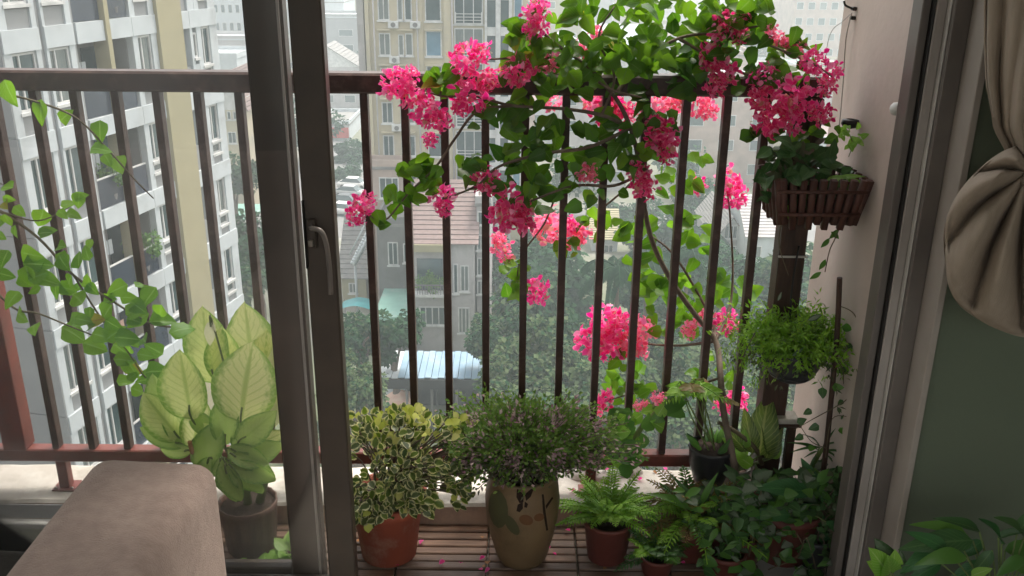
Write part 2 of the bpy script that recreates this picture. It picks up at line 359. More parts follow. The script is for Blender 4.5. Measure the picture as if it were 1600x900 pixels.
# ------------------------------------------------------------------ leaf and plant meshes
def leafdata(w=.4, shape='ovate', fold=.25, droop=.2, n=6, wave=0.0):
    vs_, fs, us = [], [], []
    for i in range(n+1):
        s = i/n
        if shape == 'ovate': h = w*math.sin(math.pi*min(1, s**.72*1.0))**.8
        elif shape == 'heart': h = w*(math.sin(math.pi*s**.55)**.75)
        elif shape == 'lance': h = w*math.sin(math.pi*s**.85)**1.05
        elif shape == 'oval': h = w*math.sin(math.pi*s**.95)**.62*(1-.25*s**6)
        elif shape == 'round': h = w*math.sin(math.pi*s)**.5
        else: h = w*(1-s)**.7
        h = max(h, .006)
        z = -droop*s*s
        wv = wave*math.sin(s*11)
        vs_ += [(-h, s, z+fold*h+wv), (0, s, z), (h, s, z+fold*h-wv)]
    for i in range(n):
        a = i*3
        s0, s1 = i/n, (i+1)/n
        fs += [[a, a+1, a+4, a+3], [a+1, a+2, a+5, a+4]]
        us += [[(0, s0), (.5, s0), (.5, s1), (0, s1)], [(.5, s0), (1, s0), (1, s1), (.5, s1)]]
    return vs_, fs, us
LD = {
 'boug': [leafdata(.37, 'heart', f, d, 6, w_) for f, d, w_ in ((.2, .15, .02), (.55, .3, .04), (.1, .5, .03), (.75, .1, .02), (.3, -.2, .05))],
 'vine': [leafdata(.40, 'heart', f, d, 6, .02) for f, d in ((.15, .2), (.35, .15), (.1, .35))],
 'big': [leafdata(.42, 'oval', f, d, 12, w_) for f, d, w_ in ((.22, .12, .02), (.12, .3, .035), (.38, .05, .015), (.05, .42, .03))],
 'var': [leafdata(.42, 'oval', f, d, 4) for f, d in ((.3, .2), (.15, .35))],
 'fine': [leafdata(.22, 'lance', .3, .2, 2)],
 'lance': [leafdata(.2, 'lance', f, d, 6, .01) for f, d in ((.4, .25), (.25, .5))],
 'lily': [leafdata(.23, 'ovate', f, d, 8, .012) for f, d in ((.35, .3), (.2, .5))],
 'tree': [leafdata(.42, 'ovate', .2, .2, 2)],
}
_lm = {}
def leafmesh(kind, mat):
    k = (kind, mat)
    if k not in _lm:
        out = []
        for d in LD[kind]:
            b = MB(); b.add(*d, Matrix.Identity(4)); out.append(b.mesh('leaf', M[mat]))
        _lm[k] = out
    return _lm[k]
def basis(loc, d, nrm, L, W=None):
    d = Vector(d).normalized(); nrm = Vector(nrm)
    nrm = nrm - d*nrm.dot(d)
    if nrm.length < 1e-4: nrm = d.orthogonal()
    nrm.normalize(); x = d.cross(nrm)
    W = W or L
    m = Matrix((x*W, d*L, nrm*L)).transposed().to_4x4(); m.translation = Vector(loc)
    return m
def rv(s=1): return Vector((rnd.uniform(-s, s), rnd.uniform(-s, s), rnd.uniform(-s, s)))
def leaf(parent, kind, mat, Mx, name='leaf'):
    return link(name, rnd.choice(leafmesh(kind, mat)), parent, Mx)
def stuffleaves(parent, name, kind, mats, items):
    """items: (matrix, material index)"""
    b = MB()
    for mx, mi in items: b.add(*rnd.choice(LD[kind]), mx, mi)
    return tag(b.build(name, [M[m] for m in mats], parent), kind='stuff')
def curve(pts, n=6):
    """smooth polyline through points (Catmull-Rom)"""
    pts = [Vector(p) for p in pts]; out = []
    for i in range(len(pts)-1):
        p0 = pts[max(i-1, 0)]; p1 = pts[i]; p2 = pts[i+1]; p3 = pts[min(i+2, len(pts)-1)]
        for k in range(n):
            t = k/n
            out.append(.5*((2*p1)+(p2-p0)*t+(2*p0-5*p1+4*p2-p3)*t*t+(3*p1-p0-3*p2+p3)*t**3))
    out.append(pts[-1]); return out
def stem(parent, name, pxpts, r0, r1, mat, n=6):
    pts = curve([P(*p) for p in pxpts]); k = len(pts)
    return MB().tube(pts, [r0+(r1-r0)*i/(k-1) for i in range(k)], n).build(name, M[mat], parent)
def pot(parent, c, prof, mat, soil_r, soil_z, n=32, name='pot', jag=0):
    o = MB().lathe(prof, n, c, jag=jag).build(name, M[mat], parent)
    MB().lathe([(soil_r, soil_z), (soil_r*.5, soil_z+.004), (0.0005, soil_z+.006)], 20, c).build('soil', M['soil'], o)
    return o
# ================================================================== THE ROOM AND THE DOOR
YD = 2.10                                                    # door plane
def setting(name, b, mat, kind='structure'): return tag(b.build(name, M[mat]), kind=kind)
WX = .925                                                    # face of the balcony's right-hand wall
fl = setting('room_floor', MB().box((-4, -2.0, -.10), (3, 1.995, -.012)), 'floor_tile_pale')
setting('upper_wall', MB().box((-4, 2.003, 2.823), (1.3, 2.16, 5.757)), 'pink_wall')
setting('room_ceiling', MB().box((-4, -2.0, 2.72), (3, 1.995, 2.82)), 'room_white')
gw = MB(); gw.box((1.0, 2.0, -.1), (3, 2.16, 2.72)); setting('green_wall', gw, 'green_wall')
hd = MB(); hd.box((-4, 2.0, 2.34), (.998, 2.16, 2.72)); setting('door_head_wall', hd, 'green_wall')
lw = MB(); lw.box((-4.15, -2.0, -.1), (-4.003, 2.16, .6)); lw.box((-4.15, -2.0, 2.5), (-4.003, 2.16, 2.82)); lw.box((-4.15, .9, .603), (-4.003, 2.16, 2.497)); setting('room_left_wall', lw, 'room_white')  # unseen wall, its wide opening added to let in fill light
rw = MB(); rw.box((3.003, -2.0, -.1), (3.15, 2.16, 2.82)); setting('room_right_wall', rw, 'room_white')
bw = MB()                                                    # back wall: unseen, opened almost wall to wall to let in fill light
bw.box((-4, -2.15, -.1), (3, -2.003, .10)); bw.box((-4, -2.15, 2.60), (3, -2.003, 2.82))
bw.box((-4, -2.15, .103), (-3.8, -2.003, 2.597)); bw.box((2.8, -2.15, .103), (3, -2.003, 2.597)); setting('room_back_wall', bw, 'room_white')
# balcony shell
setting('balcony_slab', MB().box((-4, 2.003, -.30), (1.3, 2.70, -.03)), 'concrete')
setting('balcony_ceiling', MB().box((-4, 2.163, 5.76), (1.3, 2.72, 5.95)), 'room_white')  # unseen slab, raised this high to let more daylight onto the balcony
MB_ = MB(); MB_.box((WX, 2.165, -.03), (1.3, 2.70, 5.757)); setting('balcony_side_wall', MB_, 'pink_wall')
MB_ = MB(); MB_.box((-4.0, 2.165, -.03), (-3.6, 2.70, 5.757)); setting('balcony_far_wall', MB_, 'pink_wall')
# ledge (uneven, worn edge)
def ledge(u, v):
    x = -3.6+u*(WX+3.6-.003)
    prof = [(2.42, -.03), (2.42, .062), (2.428, .07), (2.62, .072), (2.64, .064), (2.64, -.03)]
    y, z = prof[round(v*5)]
    return (x, y+.0016*math.sin(x*37)+.001*math.sin(x*91), z+.0018*math.sin(x*23+y*40)*(1 if z > .05 else 0))
lb = MB().grid(ledge, 120, 5, smooth=False)
for k in range(len(lb.f)):
    lb.mi[k] = 1 if k < 120 else 0
lo = tag(lb.build('ledge', [M['concrete'], M['curb_face']]), kind='structure')
# bluish strip with the curb's shade put into its colour, white strip at the foot of the ledge on the left, dark tiles in front of it
setting('curb_shade', MB().bbox((-3.55, 2.414, .012), (-1.18, 2.419, .06), .001), 'curb_shaded')
setting('white_edging', MB().bbox((-3.55, 2.385, -.026), (-1.25, 2.413, .012), .003), 'white_trim')
tf = link('tile_floor', None); tag(tf, kind='structure')
for i in range(9):
    MB().bbox((-3.55+i*.27, 2.17, -.027), (-3.285+i*.27, 2.383, -.006), .002).build('tile', M['floor_dark'], tf)
# timber deck
dm = M['deck'].node_tree; pb_ = dm.nodes['Principled BSDF']; src = pb_.inputs['Base Color'].links[0].from_socket
oi_ = dm.nodes.new('ShaderNodeObjectInfo')
dm.links.new(mixcol(dm, ramp(dm, oi_.outputs['Random'], [(0, .0), (1, .75)]), src, (.10, .075, .06)), pb_.inputs['Base Color'])
dk = link('deck', None); tag(dk, kind='structure')
for gx in range(8):
    for k in range(7):
        x0 = -1.11+gx*.262; y0 = 2.166+k*.0362
        if x0+.255 > WX: continue
        MB().bbox((x0, y0, -.022), (x0+.257, y0+.031, rnd.uniform(-.002, .002)), .003).build('plank', M['deck'], dk)
# door jamb on the right: layered aluminium section
jb = thing('door_frame', 'dark bronze aluminium door frame beside the green wall', 'door frame', (.94, 2.1, 0))
def strip(name, x0, x1, y0, y1, mat, z0=-.01, z1=2.337): return MB().bbox((x0, y0, z0), (x1, y1, z1), .002).build(name, M[mat], jb)
strip('outer_strip', .893, .912, 2.105, 2.160, 'jamb_mid'); strip('gasket', .9125, .917, 2.09, 2.155, 'black')
strip('track', .9175, .940, 2.088, 2.155, 'jamb_grey'); strip('bead', .9405, .9435, 2.072, 2.155, 'seal')
strip('inner_strip', .944, .982, 2.06, 2.155, 'jamb_mid'); strip('trim', .9825, .999, 1.985, 2.155, 'bronze_light')
MB().bbox((-3.6, 2.03, 2.30), (.892, 2.155, 2.338), .002).build('head', M['bronze'], jb)
MB().bbox((-3.6, 2.02, -.02), (.892, 2.155, -.004), .002).build('threshold', M['bronze'], jb)
# sliding sashes
def sash(label, Y, xl, xr, x_far, stile_w, name='sliding_door'):
    t = thing(name, label, 'sliding door', ((x_far+xr)/2, Y, 0), 'sliding glass doors')
    MB().bbox((xl, Y-.022, .0), (xr, Y+.022, 2.296), .004).build('stile', M['bronze'], t)
    MB().bbox((x_far, Y-.022, .0), (x_far+.09, Y+.022, 2.296), .004).build('stile', M['bronze'], t)
    MB().bbox((x_far+.092, Y-.02, .0), (xl-.002, Y+.02, .09), .003).build('bottom_rail', M['bronze'], t)
    MB().bbox((x_far+.092, Y-.02, 2.21), (xl-.002, Y+.02, 2.296), .003).build('top_rail', M['bronze'], t)
    MB().box((x_far+.09, Y-.003, .088), (xl+.002, Y+.003, 2.212)).build('glass_pane', M['glass'], t)
    return t
s1l, s1r = P(417, 450, 2.078).x, P(473.5, 450, 2.078).x
s2l, s2r = P(481, 450, 2.012).x, P(528, 450, 2.012).x
d1 = sash('outer glass door leaf with plain dark stile, dumb cane plant seen through it', 2.10, s1l, s1r, -2.9, .09)
MB().bbox((s1r-.012, 2.071, .01), (s1r-.006, 2.077, 2.29), .001).build('edge_bead', M['jamb_grey'], d1)
d2 = sash('inner glass door leaf whose dark stile carries the curved handle', 2.036, s2l, s2r, -2.7, .07)
# handle
hy = 2.012
hp = [P(488, 352, hy)+Vector((0, -.012, 0)), P(492, 351, hy)+Vector((0, -.030, 0)), P(506, 354, hy)+Vector((0, -.036, 0)), P(514, 372, hy)+Vector((0, -.036, 0)), P(519, 410, hy)+Vector((0, -.034, 0)), P(521, 452, hy)+Vector((0, -.032, 0))]
a_, c_ = P(481, 341, hy), P(497, 386, hy)
hb = MB().bbox((a_.x, hy-.012, c_.z), (c_.x, hy-.0005, a_.z), .003).build('lock_plate', M['bronze'], d2)
MB().tube(curve(hp), .006, 8).build('handle', M['jamb_mid'], hb)
q = P(488, 377, hy); MB().bbox((q.x-.006, hy-.02, q.z-.008), (q.x+.006, hy-.0125, q.z+.008), .002).build('thumb_turn', M['metal'], hb)
a_, c_ = P(471, 312, hy), P(484, 420, hy)
MB().bbox((a_.x, hy-.006, c_.z), (c_.x-.002, hy+.03, a_.z), .003).build('keep', M['black'], d2)
# ================================================================== RAILING
RY = 2.5
rl = thing('balcony_railing', 'dark red-brown metal balcony railing of upright bars', 'railing', (-.4, RY, .07))
MB().bbox((-3.59, RY-.03, 1.306), (.835, RY+.03, 1.36), .006).build('top_rail', M['rail'], rl)
MB().bbox((-3.59, RY-.022, .172), (.70, RY+.022, .214), .004).build('bottom_rail', M['rail_lit'], rl)
bars = [-1.29+.1105*k for k in range(-12, 8)] + [-.402+.1085*k for k in range(0, 11)]
barm = MB().bbox((-.0105, -.016, .2145), (.0105, .016, 1.3055), .002).mesh('bar', M['rail'])
for x in sorted(bars):
    if abs(x+1.511) < .06: continue
    link('bar', barm, rl, Matrix.Translation((x+rnd.uniform(-.0015, .0015), RY, 0)))
for x, w2 in ((-1.52, .035), (-2.9, .035)):
    MB().bbox((x-w2, RY-.03, .2145), (x+w2, RY+.03, 1.3055), .003).build('post', M['rail_lit'], rl)
for x in (-1.395, -2.4, -.36, .25, .60):
    MB().bbox((x-.016, RY-.016, .071), (x+.016, RY+.016, .1715), .002).build('foot', M['rail_lit'], rl)
for x in (-1.395, -2.4, -.36, .25, .60):
    fpl = MB().bbox((x-.035, RY-.03, .0712), (x+.035, RY+.03, .077), .001).build('base_plate', M['rail_lit'], rl)
    bb = MB()
    for dx in (-.025, .025): bb.lathe([(.005, .006), (.005, .010), (.0005, .011)], 8, (x+dx, RY-.02, .0712))
    bb.build('bolt', M['metal'], fpl)
MB().bbox((.752, RY-.034, .071), (.826, RY+.034, 1.3055), .004).build('end_post', M['wood_dark'], rl)
# small white-topped stand by the wall
st = thing('plant_stand', 'small pale-topped stand on a thin brown leg beside the side wall', 'stand', (.856, 2.47, .07))
MB().bbox((.796, 2.44, .345), (.862, 2.50, .362), .003).build('top', M['concrete'], st)
MB().bbox((.80, 2.445, .33), (.872, 2.495, .344), .003).build('apron', M['wood_dark'], st)
for x in (.848,): MB().bbox((x-.012, 2.455, .071), (x+.012, 2.479, .3295), .002).build('leg', M['wood_dark'], st)
# wall knob, hooks and hanging string
k_ = thing('door_stopper', 'round white ball stopper on the pinkish side wall near the door frame', 'knob', (WX, 2.2, 1.322))
MB().lathe([(0.0005, -.016), (.009, -.014), (.0145, -.006), (.016, .0), (.0145, .007), (.009, .014), (.0005, .016)], 20).build('ball', M['white_trim'], k_, Matrix.Translation((WX-.016, 2.2, 1.322)))
for z, lab in ((1.527, 'black hook with a loose wire on the side wall, upper of the two'), (1.503, 'small dark wall plug just below the black hook')):
    h = thing('wall_hook', lab, 'hook', (WX, 2.6, z), 'small fixings on the side wall')
    MB().bbox((WX-.012, 2.592, z-.005), (WX-.0005, 2.612, z+.005), .002).build('plate', M['black'], h)
    if z > 1.52:
        MB().tube(curve([(WX-.01, 2.6, z), (WX-.03, 2.6, z+.008), (WX-.036, 2.6, z+.02)]), .003, 6).build('prong', M['black'], h)
w_ = MB()
w_.tube(curve([P(1331, 20, 2.6), P(1322, 60, 2.6), P(1318, 120, 2.6), P(1312, 190, 2.55), P(1306, 240, 2.5)]), .0016, 5)
w_.tube(curve([P(1329, 22, 2.6), P(1316, 34, 2.61), P(1300, 48, 2.62), P(1292, 75, 2.6), P(1290, 110, 2.6)]), .0010, 5)
tag(w_.build('hanging_wire', M['metal']), 'thin grey wire hanging from the wall hook beside the flowers', 'wire')
# ================================================================== SOFA, CURTAIN
sf = thing('sofa', 'mauve-brown suede sofa with a broad square armrest', 'sofa', (-1.4, 1.1, 0))
def rounded(x0, x1, y0, y1, z0, z1, r, n=7):
    b = MB(); segs = 5
    import itertools
    # rounded box by sampling a subdivided cube
    cx, cy, cz = (x0+x1)/2, (y0+y1)/2, (z0+z1)/2; hx, hy_, hz = (x1-x0)/2, (y1-y0)/2, (z1-z0)/2
    def mp(p):
        q = Vector(p); inn = Vector((max(-hx+r, min(hx-r, q.x)), max(-hy_+r, min(hy_-r, q.y)), max(-hz+r, min(hz-r, q.z))))
        d = q-inn
        if d.length > 1e-9: q = inn+d.normalized()*min(r, d.length) if d.length > r else q
        sag = .006*math.sin(q.x*9+q.y*5)*(1 if q.z > hz*.6 else 0)
        return (cx+q.x, cy+q.y, cz+q.z+sag)
    ts = lambda h: sorted(set([-h, -h+r*.3, -h+r*.65, -h+r]+[(-h+r)+(2*h-2*r)*k/n for k in range(n+1)]+[h-r, h-r*.65, h-r*.3, h]))
    for ax in range(3):
        hs = [hx, hy_, hz]; A, B = [i for i in range(3) if i != ax]
        ta, tb_ = ts(hs[A]), ts(hs[B])
        for sg in (-1, 1):
            base = len(b.v)
            for v in tb_:
                for u in ta:
                    p = [0, 0, 0]; p[ax] = sg*hs[ax]; p[A] = u; p[B] = v; b.v.append(mp(p))
            W_ = len(ta)
            for j in range(len(tb_)-1):
                for i in range(W_-1):
                    a = base+j*W_+i; q = [a, a+1, a+W_+1, a+W_]
                    if (sg < 0) != (ax == 1): q = q[::-1]
                    b.face(q, smooth=True)
    return b
def weld(o, d=1e-5):
    import bmesh
    bm = bmesh.new(); bm.from_mesh(o.data); bmesh.ops.remove_doubles(bm, verts=bm.verts, dist=d); bmesh.ops.recalc_face_normals(bm, faces=bm.faces)
    for f in bm.faces: f.smooth = True
    bm.to_mesh(o.data); bm.free(); return o
weld(rounded(-.895, -.628, .35, 1.735, .09, .645, .048).build('armrest', M['suede'], sf))
weld(rounded(-2.6, -.90, .40, 1.70, .12, .44, .05).build('seat', M['dark_cloth'], sf))
weld(rounded(-2.6, -.90, .10, .39, .12, .85, .06).build('backrest', M['suede'], sf))
weld(rounded(-2.88, -2.61, .35, 1.735, .09, .645, .035).build('armrest', M['suede'], sf))
for x in (-2.8, -.7):
    for y in (.42, 1.66): MB().lathe([(.02, -.012), (.025, .095)], 12, (x, y, 0)).build('foot', M['wood_dark'], sf)
# curtain: a drape gathered into a big hanging knot
cu = thing('curtain', 'taupe curtain gathered up into a big hanging knot by the green wall', 'curtain', (1.15, 1.85, 1.2))
def drape(u, v):
    # v 0 top .. 1 knot ; u 0 left .. 1 right
    L = [(1539, -330), (1535, -150), (1537, 0), (1537, 60), (1540, 130), (1553, 200), (1598, 278)]
    R = [(1850, -330), (1850, -150), (1840, 0), (1820, 60), (1770, 130), (1700, 200), (1660, 278)]
    s = v*(len(L)-1); i = min(int(s), len(L)-2); f = s-i
    lx = L[i][0]+(L[i+1][0]-L[i][0])*f; ly = L[i][1]+(L[i+1][1]-L[i][1])*f
    rx = R[i][0]+(R[i+1][0]-R[i][0])*f
    y = 1.85+.034*math.sin(u*17+.6*math.sin(v*4))*(1-.25*v)+.008*math.sin(u*61+v*3) - .05*v*math.sin(math.pi*u)
    if u < .03: y += .02
    return P(lx+(rx-lx)*u, ly, y)
do = MB().grid(drape, 90, 40).build('drape', M['curtain'], cu)
m1 = do.modifiers.new('thick', 'SOLIDIFY'); m1.thickness = .004
out = [(1592, 226), (1560, 240), (1525, 268), (1492, 310), (1475, 360), (1478, 420), (1484, 452), (1500, 478), (1530, 500), (1562, 516), (1600, 527), (1640, 524), (1690, 500), (1730, 450), (1745, 380), (1725, 310), (1690, 260), (1650, 236)]
def lerp_out(t):
    s = t*(len(out)-1); i = min(int(s), len(out)-2); f = s-i
    p0, p1, p2, p3 = out[max(i-1, 0)], out[i], out[i+1], out[min(i+2, len(out)-1)]
    h = lambda k: .5*(2*p1[k]+(p2[k]-p0[k])*f+(2*p0[k]-5*p1[k]+4*p2[k]-p3[k])*f*f+(3*p1[k]-p0[k]-3*p2[k]+p3[k])*f**3)
    return h(0), h(1)
def bunch(back):
    def fn(u, v):
        bx, by = lerp_out(u); kx, ky = 1606, 268
        e = v**.85
        x = kx+(bx-kx)*e; y = ky+(by-ky)*e
        prof = max(0, 1-v**3.2)**.5*(.3+.7*min(1, v*2.2))
        ph = u*46+1.5*math.sin(u*9)+.5*math.sin(v*5)
        f = (ph/math.pi/2.0) % 1.0
        fold = max(0, math.sin(math.pi*f**.7))**.6                    # pleats that lean over one another
        small = .25*math.sin(ph*1.7+v*6)
        d = .105*prof*(1 if not back else -.35)
        dd = -.105*(.35+.65*prof)*(1-fold)*min(1, v*3)*(0 if back else 1)*(1 if v < .93 else .6)+.005*small*prof
        return P(x, y, 1.84-d-dd)
    return fn
MB().grid(bunch(False), 300, 40).build('knot', M['curtain'], cu)
MB().grid(bunch(True), 60, 10).build('knot_back', M['curtain'], cu)
MB().tube(curve([P(1604, 280, 1.80), P(1620, 286, 1.775), P(1640, 284, 1.77), P(1658, 268, 1.79)]), .014, 8).build('tie', M['curtain'], cu)
# ================================================================== PLANTS ON THE BALCONY
def inell(cx, cy, rx, ry):
    a = rnd.uniform(0, 2*math.pi); r = math.sqrt(rnd.random()); return cx+rx*r*math.cos(a), cy+ry*r*math.sin(a)
# ---- bougainvillea
bo = thing('bougainvillea', 'large bougainvillea with hot pink flower clusters spilling over the railing', 'bougainvillea', (.80, 2.30, 0))
pot(bo, (.80, 2.285, -.004), [(.06, 0), (.075, .01), (.095, .15), (.104, .155), (.104, .175), (.094, .175), (.09, .15)], 'dark_terra', .091, .152)
stem(bo, 'trunk', [(1165, 830, 2.29), (1150, 740, 2.36), (1130, 640, 2.42), (1126, 590, 2.46), (1118, 533, 2.56), (1085, 490, 2.60), (1050, 440, 2.60), (1022, 385, 2.58), (1008, 330, 2.54), (1002, 270, 2.47), (985, 200, 2.43), (960, 150, 2.43), (930, 120, 2.45)], .011, .005, 'bark', 8)
for pts, r0, r1 in (
  ([(1118, 533, 2.56), (1112, 500, 2.66), (1080, 440, 2.72), (1050, 395, 2.74), (1020, 370, 2.74)], .006, .003),
  ([(1118, 533, 2.56), (1060, 540, 2.68), (1000, 535, 2.76), (950, 515, 2.78)], .005, .002),
  ([(1118, 533, 2.56), (1140, 480, 2.66), (1145, 420, 2.72), (1140, 330, 2.74), (1135, 295, 2.74)], .005, .002),
  ([(1126, 590, 2.46), (1135, 620, 2.6), (1145, 628, 2.72)], .004, .002),
  ([(1126, 590, 2.46), (1060, 610, 2.6), (990, 615, 2.68), (945, 628, 2.70)], .004, .002),
  ([(960, 150, 2.43), (920, 105, 2.44), (870, 70, 2.43), (840, 40, 2.42), (830, 5, 2.42)], .006, .003),
  ([(985, 200, 2.43), (940, 180, 2.40), (880, 170, 2.38), (800, 165, 2.38), (740, 150, 2.38), (690, 150, 2.38), (630, 128, 2.38)], .006, .0025),
  ([(985, 200, 2.43), (920, 230, 2.38), (850, 240, 2.36), (780, 260, 2.36), (745, 290, 2.37), (692, 312, 2.38)], .006, .0025),
  ([(800, 165, 2.38), (745, 175, 2.37), (712, 215, 2.37), (680, 262, 2.37), (640, 300, 2.37), (600, 345, 2.37), (570, 330, 2.37)], .0045, .002),
  ([(960, 150, 2.43), (1000, 100, 2.46), (1060, 60, 2.47), (1130, 50, 2.46), (1190, 40, 2.44)], .006, .003),
  ([(1060, 60, 2.47), (1130, 100, 2.44), (1200, 130, 2.40), (1250, 150, 2.38)], .005, .0025),
  ([(1130, 50, 2.46), (1200, 70, 2.42), (1270, 100, 2.38), (1300, 120, 2.38)], .004, .002),
  ([(1002, 270, 2.47), (960, 290, 2.40), (900, 290, 2.37), (840, 310, 2.36), (800, 330, 2.35)], .005, .0025),
  ([(870, 300, 2.5), (850, 350, 2.58), (815, 400, 2.62), (810, 450, 2.64), (838, 456, 2.64)], .003, .002),
  ([(1002, 270, 2.47), (960, 310, 2.60), (905, 350, 2.68), (870, 355, 2.68)], .004, .002),
  ([(940, 180, 2.40), (960, 120, 2.42), (935, 60, 2.43), (960, 10, 2.44)], .004, .002),
  ([(870, 70, 2.43), (800, 90, 2.40), (735, 92, 2.38)], .004, .002),
  ([(935, 128, 2.36), (960, 142, 2.36), (1003, 152, 2.36)], .004, .0025)):
    stem(bo, 'branch', pts, r0, r1, 'bark', 6)
# flower clusters: heads of papery bracts
BR = [leafdata(.40, 'oval', f, d, 4, .04) for f, d in ((.45, .3), (.3, .6), (.65, -.15))]
def clustermesh(mat, n, seed):
    r = random.Random(seed); b = MB()
    for k in range(n):
        a = r.uniform(0, 2*math.pi); z = r.uniform(-.95, 1); q = math.sqrt(1-z*z)
        d = Vector((q*math.cos(a), q*math.sin(a), z)); rad = r.uniform(.30, .74)*(1+.16*math.sin(a*3+seed))
        c = d*rad
        t = (d*r.uniform(.25, 1)+Vector((r.uniform(-1, 1), r.uniform(-1, 1), r.uniform(-1, 1)))*.75)
        b.add(*r.choice(BR), basis(c, t, d+Vector((r.uniform(-.7, .7), r.uniform(-.7, .7), r.uniform(-.7, .7))), r.uniform(.28, .46)), 2 if r.random() < .05 else (3 if r.random() < .25 else 0))
    for k in range(n//6):
        d = Vector((r.gauss(0, 1), r.gauss(0, 1), r.gauss(0, 1))).normalized()
        c = d*r.uniform(.6, .85); b.tube([c, c+d*.10], [.012, .03], 4, 1)
    return b.mesh('flower_cluster', [M[mat], M['f_eye'], M['f_faded'], M['f_pale']])
CM = {m: [clustermesh(m, 84, 10*i+s) for s in range(5)] for i, m in enumerate(('f_pink', 'f_shaded', 'f_coral'))}
clusters = [(620,130,26,2.37,'p'),(645,150,20,2.37,'p'),(640,118,16,2.36,'p'),(665,172,26,2.37,'p'),(690,188,18,2.37,'p'),(672,218,13,2.37,'p'),(728,95,30,2.37,'p'),(752,84,18,2.38,'p'),(738,148,30,2.36,'p'),(720,168,16,2.36,'p'),(762,128,18,2.37,'d'),
 (838,18,23,2.41,'p'),(836,46,22,2.40,'p'),(812,112,25,2.38,'d'),(790,118,18,2.38,'p'),(856,98,17,2.42,'c'),(905,78,16,2.5,'c'),(570,318,20,2.37,'p'),(558,336,18,2.37,'p'),(692,308,22,2.37,'p'),(694,328,15,2.37,'p'),(800,325,34,2.34,'d'),(788,342,22,2.33,'p'),(818,345,20,2.34,'d'),(760,282,24,2.36,'d'),
 (860,158,18,2.58,'c'),(948,165,30,2.56,'d'),(972,178,24,2.55,'d'),(925,160,18,2.6,'c'),(998,272,20,2.42,'d'),(1008,293,22,2.41,'d'),(1035,212,26,2.44,'d'),(1042,235,20,2.44,'d'),(1025,196,18,2.45,'d'),(918,272,17,2.38,'c'),(1022,166,24,2.6,'c'),(1090,160,22,2.6,'c'),(1110,172,16,2.6,'c'),
 (1130,38,26,2.44,'d'),(1155,52,18,2.44,'d'),(1112,88,24,2.43,'d'),(1128,112,24,2.42,'d'),(1118,138,18,2.42,'d'),(1165,22,14,2.44,'d'),(1195,120,24,2.39,'p'),(1185,150,22,2.39,'d'),(1235,145,34,2.36,'p'),(1256,160,26,2.36,'p'),(1205,185,34,2.38,'d'),(1238,190,24,2.37,'p'),(1272,98,26,2.39,'p'),(1300,112,20,2.40,'p'),(1290,135,18,2.40,'d'),(1282,178,22,2.37,'d'),(1240,72,18,2.42,'c'),(1218,62,14,2.43,'c'),(1205,52,12,2.44,'c'),(930,52,12,2.5,'c'),
 (862,352,32,2.68,'c'),(890,372,24,2.70,'c'),(908,360,20,2.70,'c'),(838,456,21,2.64,'p'),(785,390,18,2.60,'c'),(1140,285,24,2.74,'p'),(1148,306,20,2.74,'p'),(1086,290,17,2.74,'p'),(948,500,28,2.78,'p'),(925,530,26,2.78,'p'),(950,538,24,2.77,'p'),(968,505,22,2.76,'p'),(985,535,22,2.74,'c'),(1005,515,24,2.74,'c'),(1000,545,16,2.74,'c'),(1100,500,18,2.66,'c'),(1135,505,20,2.66,'p'),(1078,516,14,2.66,'c'),(1150,622,20,2.72,'p'),(1130,634,14,2.72,'p'),(942,626,18,2.70,'p'),(932,640,12,2.70,'c'),(1050,165,16,2.6,'c'),(1062,152,14,2.6,'c'),(890,350,14,2.66,'p'),(780,372,12,2.6,'c')]
for x, y, r, Y, k in clusters:
    c = P(x, y, Y+rnd.uniform(-.02, .02)); s = r/pxm(c)*(1.2 if x < 1170 else 1.08)
    rot = Matrix.Rotation(rnd.uniform(0, 6.28), 4, rv().normalized())
    link('flower_cluster', rnd.choice(CM[{'p': 'f_pink', 'd': 'f_shaded', 'c': 'f_coral'}[k]]), bo,
         Matrix.Translation(c) @ rot @ Matrix.Diagonal((s*rnd.uniform(.88, 1.1), s*rnd.uniform(.88, 1.1), s*rnd.uniform(.9, 1.1), 1)))
# leaves
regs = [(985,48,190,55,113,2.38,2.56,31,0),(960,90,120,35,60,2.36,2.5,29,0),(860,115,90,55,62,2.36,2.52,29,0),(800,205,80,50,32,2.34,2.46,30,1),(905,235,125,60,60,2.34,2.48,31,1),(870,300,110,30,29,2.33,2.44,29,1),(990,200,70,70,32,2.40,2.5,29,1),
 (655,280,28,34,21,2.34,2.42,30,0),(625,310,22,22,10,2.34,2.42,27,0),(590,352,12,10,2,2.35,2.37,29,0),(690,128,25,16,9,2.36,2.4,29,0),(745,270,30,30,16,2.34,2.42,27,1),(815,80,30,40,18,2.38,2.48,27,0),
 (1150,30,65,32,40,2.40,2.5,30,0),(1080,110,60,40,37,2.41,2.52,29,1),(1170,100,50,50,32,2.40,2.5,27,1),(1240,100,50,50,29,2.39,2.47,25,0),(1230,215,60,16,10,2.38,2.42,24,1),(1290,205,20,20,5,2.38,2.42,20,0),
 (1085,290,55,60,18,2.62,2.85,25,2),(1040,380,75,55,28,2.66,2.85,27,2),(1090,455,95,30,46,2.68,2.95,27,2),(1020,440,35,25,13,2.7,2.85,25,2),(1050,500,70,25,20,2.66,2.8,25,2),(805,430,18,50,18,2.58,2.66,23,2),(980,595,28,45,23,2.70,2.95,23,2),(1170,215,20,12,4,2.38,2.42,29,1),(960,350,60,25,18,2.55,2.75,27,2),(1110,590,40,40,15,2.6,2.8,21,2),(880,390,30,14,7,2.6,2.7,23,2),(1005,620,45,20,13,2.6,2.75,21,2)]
ents = []
